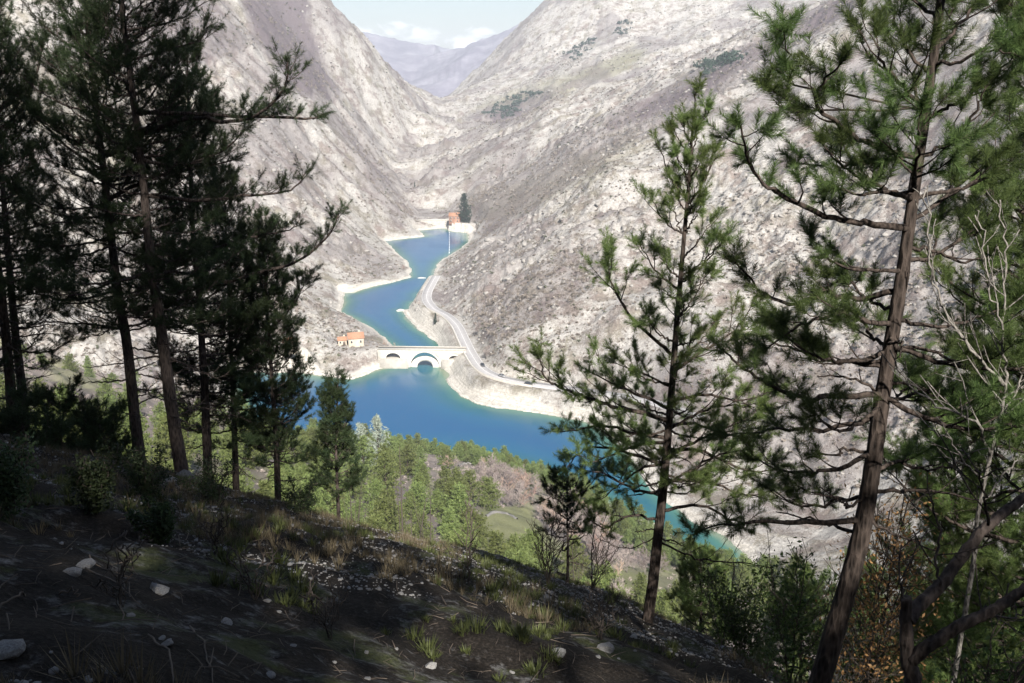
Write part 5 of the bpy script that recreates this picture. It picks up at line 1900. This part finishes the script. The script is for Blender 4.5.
scatter_mesh('twig_litter', [stick_proto(760 + i) for i in range(4)], P, 0.06 + 0.24 * rg.random(n) ** 3, M['wood'], seed=11)

GROCKS = []
for q in ROCKS:
    q = q.copy(); q.materials[0] = M['ground_stone']; GROCKS.append(q)
STONES = [(186, 479, 0.30, 'large pale rock on the slope crest under the tallest pine'), (170, 483, 0.17, 'pale rock left of the large one on the slope crest'), (158, 593, 0.10, 'angular white stone in the dark left foreground'),
          (85, 568, 0.09, 'pale stone at the left among dead twigs'), (227, 624, 0.06, 'small white stone alone in the dark lower left'), (7, 653, 0.10, 'grey rounded stone at the bottom left corner'),
          (545, 602, 0.13, 'pale stone at the foot of the tangled shrub'), (558, 656, 0.09, 'pale stone low in the middle of the slope'), (430, 668, 0.07, 'white stone at the bottom edge near the centre'),
          (606, 651, 0.11, 'pale round stone left of the middle pine foot'), (72, 574, 0.07, 'flat pale stone left of the dead twiggy bush'), (300, 512, 0.12, 'pale stone on the gravel streak under the slender pine')]
for i, (px, py, s, lab) in enumerate(STONES):
    p = ground_at(px, py)
    o = bpy.data.objects.new('stone', GROCKS[i % 6]); COL.objects.link(o)
    o.location = p + [0, 0, s * 0.15]; o.scale = (s, s * 0.8, s * 0.8); o.rotation_euler = (0, 0, i * 1.3)
    tag(o, lab, 'stone')
for i in range(30):
    px, py = rg.uniform(120, 700), rg.uniform(520, 680)
    p = ground_at(px, py)
    if p[1] > 28:
        continue
    s = rg.uniform(0.02, 0.045)
    o = bpy.data.objects.new('stone', GROCKS[i % 6]); COL.objects.link(o)
    o.location = p + [0, 0, s * 0.15]; o.scale = (s, s * 0.8, s * 0.75); o.rotation_euler = (0, 0, i * 1.7)
    tag(o, 'small grey limestone stone lying on the shaded stony slope', 'stone', 'small stones on the shaded slope')
for i, (a, b, lab) in enumerate((((0, 612), (28, 600), 'fallen pale stick at the lower left edge'), ((60, 598), (80, 602), 'short pale stick in the dark lower left'), ((85, 575), (140, 610), 'long thin fallen branch by the pale left stones'),
                                 ((150, 640), (176, 690), 'pale fallen stem at the bottom left'), ((190, 630), (212, 690), 'lichened fallen stem at the bottom left'))):
    pa, pb = ground_at(*a), ground_at(*b)
    m = MB(); W = np.array([[0, 0, 0.03], (pb - pa) * 0.5 + [0.03, 0.02, 0.05], pb - pa + [0, 0, 0.03]])
    m.tube(catmull(W, 5) + RNG.normal(size=(11, 3)) * 0.008, np.linspace(0.008, 0.003, 11), 6)
    o = m.build('fallen_branch', M['wood'], None, True, tuple(pa)); tag(o, lab, 'branch')

# ------------------------------------------------------------------ the pinewood the photographer stands in: trees upslope behind
rg = np.random.default_rng(950)
BACK = [proto_pine(480 + i, 13.0, 3.3, 9, 0.25, 0.36) for i in range(3)]
SHADE = [(-3, -5), (-8, -4), (-13, -6), (-18, -3), (-23, -8), (1.5, -8), (6, -11), (-5.5, -10), (-10.5, -12), (-16, -13), (-21, -16), (-1, -14), (-7, -18), (-13, -20), (-2.5, -22), (-26, -1), (-30, -10), (-18, 3), (-24, 6), (-13, -27), (-5, -28), (2, -27), (-20, -25), (-28, -22), (8.5, -7),
         (6.5, -41), (3.5, -38), (0.5, -42), (-2.5, -38), (-6, -41), (-9, -38), (-12, -42), (-15.5, -38), (5, -45), (-1, -34), (-8, -34), (-19, -41)]
for i, (x, y) in enumerate(SHADE):
    x += rg.normal() * 0.6; y += rg.normal() * 0.6
    place_tree('pine_tree', BACK[i % 3], (x, y, hz(x, y)), rg.uniform(1.15, 1.35) if y < -32 else rg.uniform(0.9, 1.15), 'dense pine on the slope behind the viewpoint shading the foreground', 'tree', 'pines upslope behind the viewpoint')

# ------------------------------------------------------------------ camera, light, sky, haze
cam = bpy.data.cameras.new('camera')
cam.sensor_width = 36.0
cam.lens = F / 1024 * 36.0
cam.clip_start = 0.05
cam.clip_end = 30000
co = bpy.data.objects.new('camera', cam)
COL.objects.link(co)
co.location = (0, 0, CAMZ)
co.rotation_euler = (math.pi / 2 - PITCH, 0, 0)
SC.camera = co

SUN_EL = R(40)
SUN_AZ = R(14)          # the sun stands behind the camera, this far round to the right
sv = np.array([math.sin(SUN_AZ) * math.cos(SUN_EL), -math.cos(SUN_AZ) * math.cos(SUN_EL), math.sin(SUN_EL)])
sl = bpy.data.lights.new('sun', 'SUN')
sl.energy = 4.6
sl.angle = R(0.53)
sl.color = (1.0, 0.95, 0.88)
so = bpy.data.objects.new('sun', sl)
COL.objects.link(so)
from mathutils import Vector
so.rotation_euler = Vector(sv).to_track_quat('Z', 'Y').to_euler()
so.location = (0, -50, 400)

wd = bpy.data.worlds.new('World')
SC.world = wd
wd.use_nodes = True
nt = wd.node_tree
bg = nt.nodes['Background']
sky = nt.nodes.new('ShaderNodeTexSky')
sky.sky_type = 'NISHITA'
sky.sun_disc = False
sky.sun_elevation = SUN_EL
sky.sun_rotation = math.atan2(sv[0], sv[1])
sky.air_density = 1.0
sky.dust_density = 1.0
sky.ozone_density = 1.0
tc = nt.nodes.new('ShaderNodeTexCoord')
mp = nt.nodes.new('ShaderNodeMapping')
mp.inputs['Scale'].default_value = (26, 26, 60)
mp.inputs['Location'].default_value = (3.1, 0.4, 1.7)
nt.links.new(tc.outputs['Generated'], mp.inputs[0])
cn = noise(nt, mp.outputs[0], 1.0, 7, 0.55, 0.4)
sepx = nt.nodes.new('ShaderNodeSeparateXYZ')
nt.links.new(tc.outputs['Generated'], sepx.inputs[0])
band = ramp(nt, sepx.outputs[2], [(0.0, 0.9), (0.045, 0.75), (0.07, 0.3), (0.12, 0.0)])
k = math_(nt, 'ADD', cn, math_(nt, 'MULTIPLY', math_(nt, 'SUBTRACT', band, 0.6), 0.42))
cl = ramp(nt, k, [(0.54, 0.0), (0.70, 1.0)])
mixn = mix(nt, cl, sky.outputs[0], (14.5, 14.7, 15))
nt.links.new(mixn, bg.inputs[0])
bg.inputs[1].default_value = 0.051

hm = bpy.data.materials.new('haze_air')
hm.use_nodes = True
hn = hm.node_tree
for n_ in list(hn.nodes):
    if n_.type == 'BSDF_PRINCIPLED':
        hn.nodes.remove(n_)
pv = hn.nodes.new('ShaderNodeVolumePrincipled')
pv.inputs['Color'].default_value = (0.84, 0.90, 1.0, 1)
pv.inputs['Density'].default_value = HAZE
pv.inputs['Anisotropy'].default_value = 0.0
hn.links.new(pv.outputs[0], hn.nodes['Material Output'].inputs['Volume'])
if HAZE > 0:
    hb = MB()
    hb.box((0, 0, 240), (18600, 18600, 560))
    ho = hb.build('haze', hm)
    tag(ho, kind='stuff')

vs = SC.view_settings
vs.view_transform = 'Standard'
vs.look = 'None'
vs.gamma = 1
vs.use_curve_mapping = False
vs.exposure = 1.33
SC.render.engine = 'CYCLES'
SC.cycles.max_bounces = 6
SC.cycles.diffuse_bounces = 3
SC.cycles.glossy_bounces = 3
SC.cycles.transmission_bounces = 3
SC.cycles.transparent_max_bounces = 4
SC.cycles.volume_bounces = 0
SC.cycles.use_denoising = True
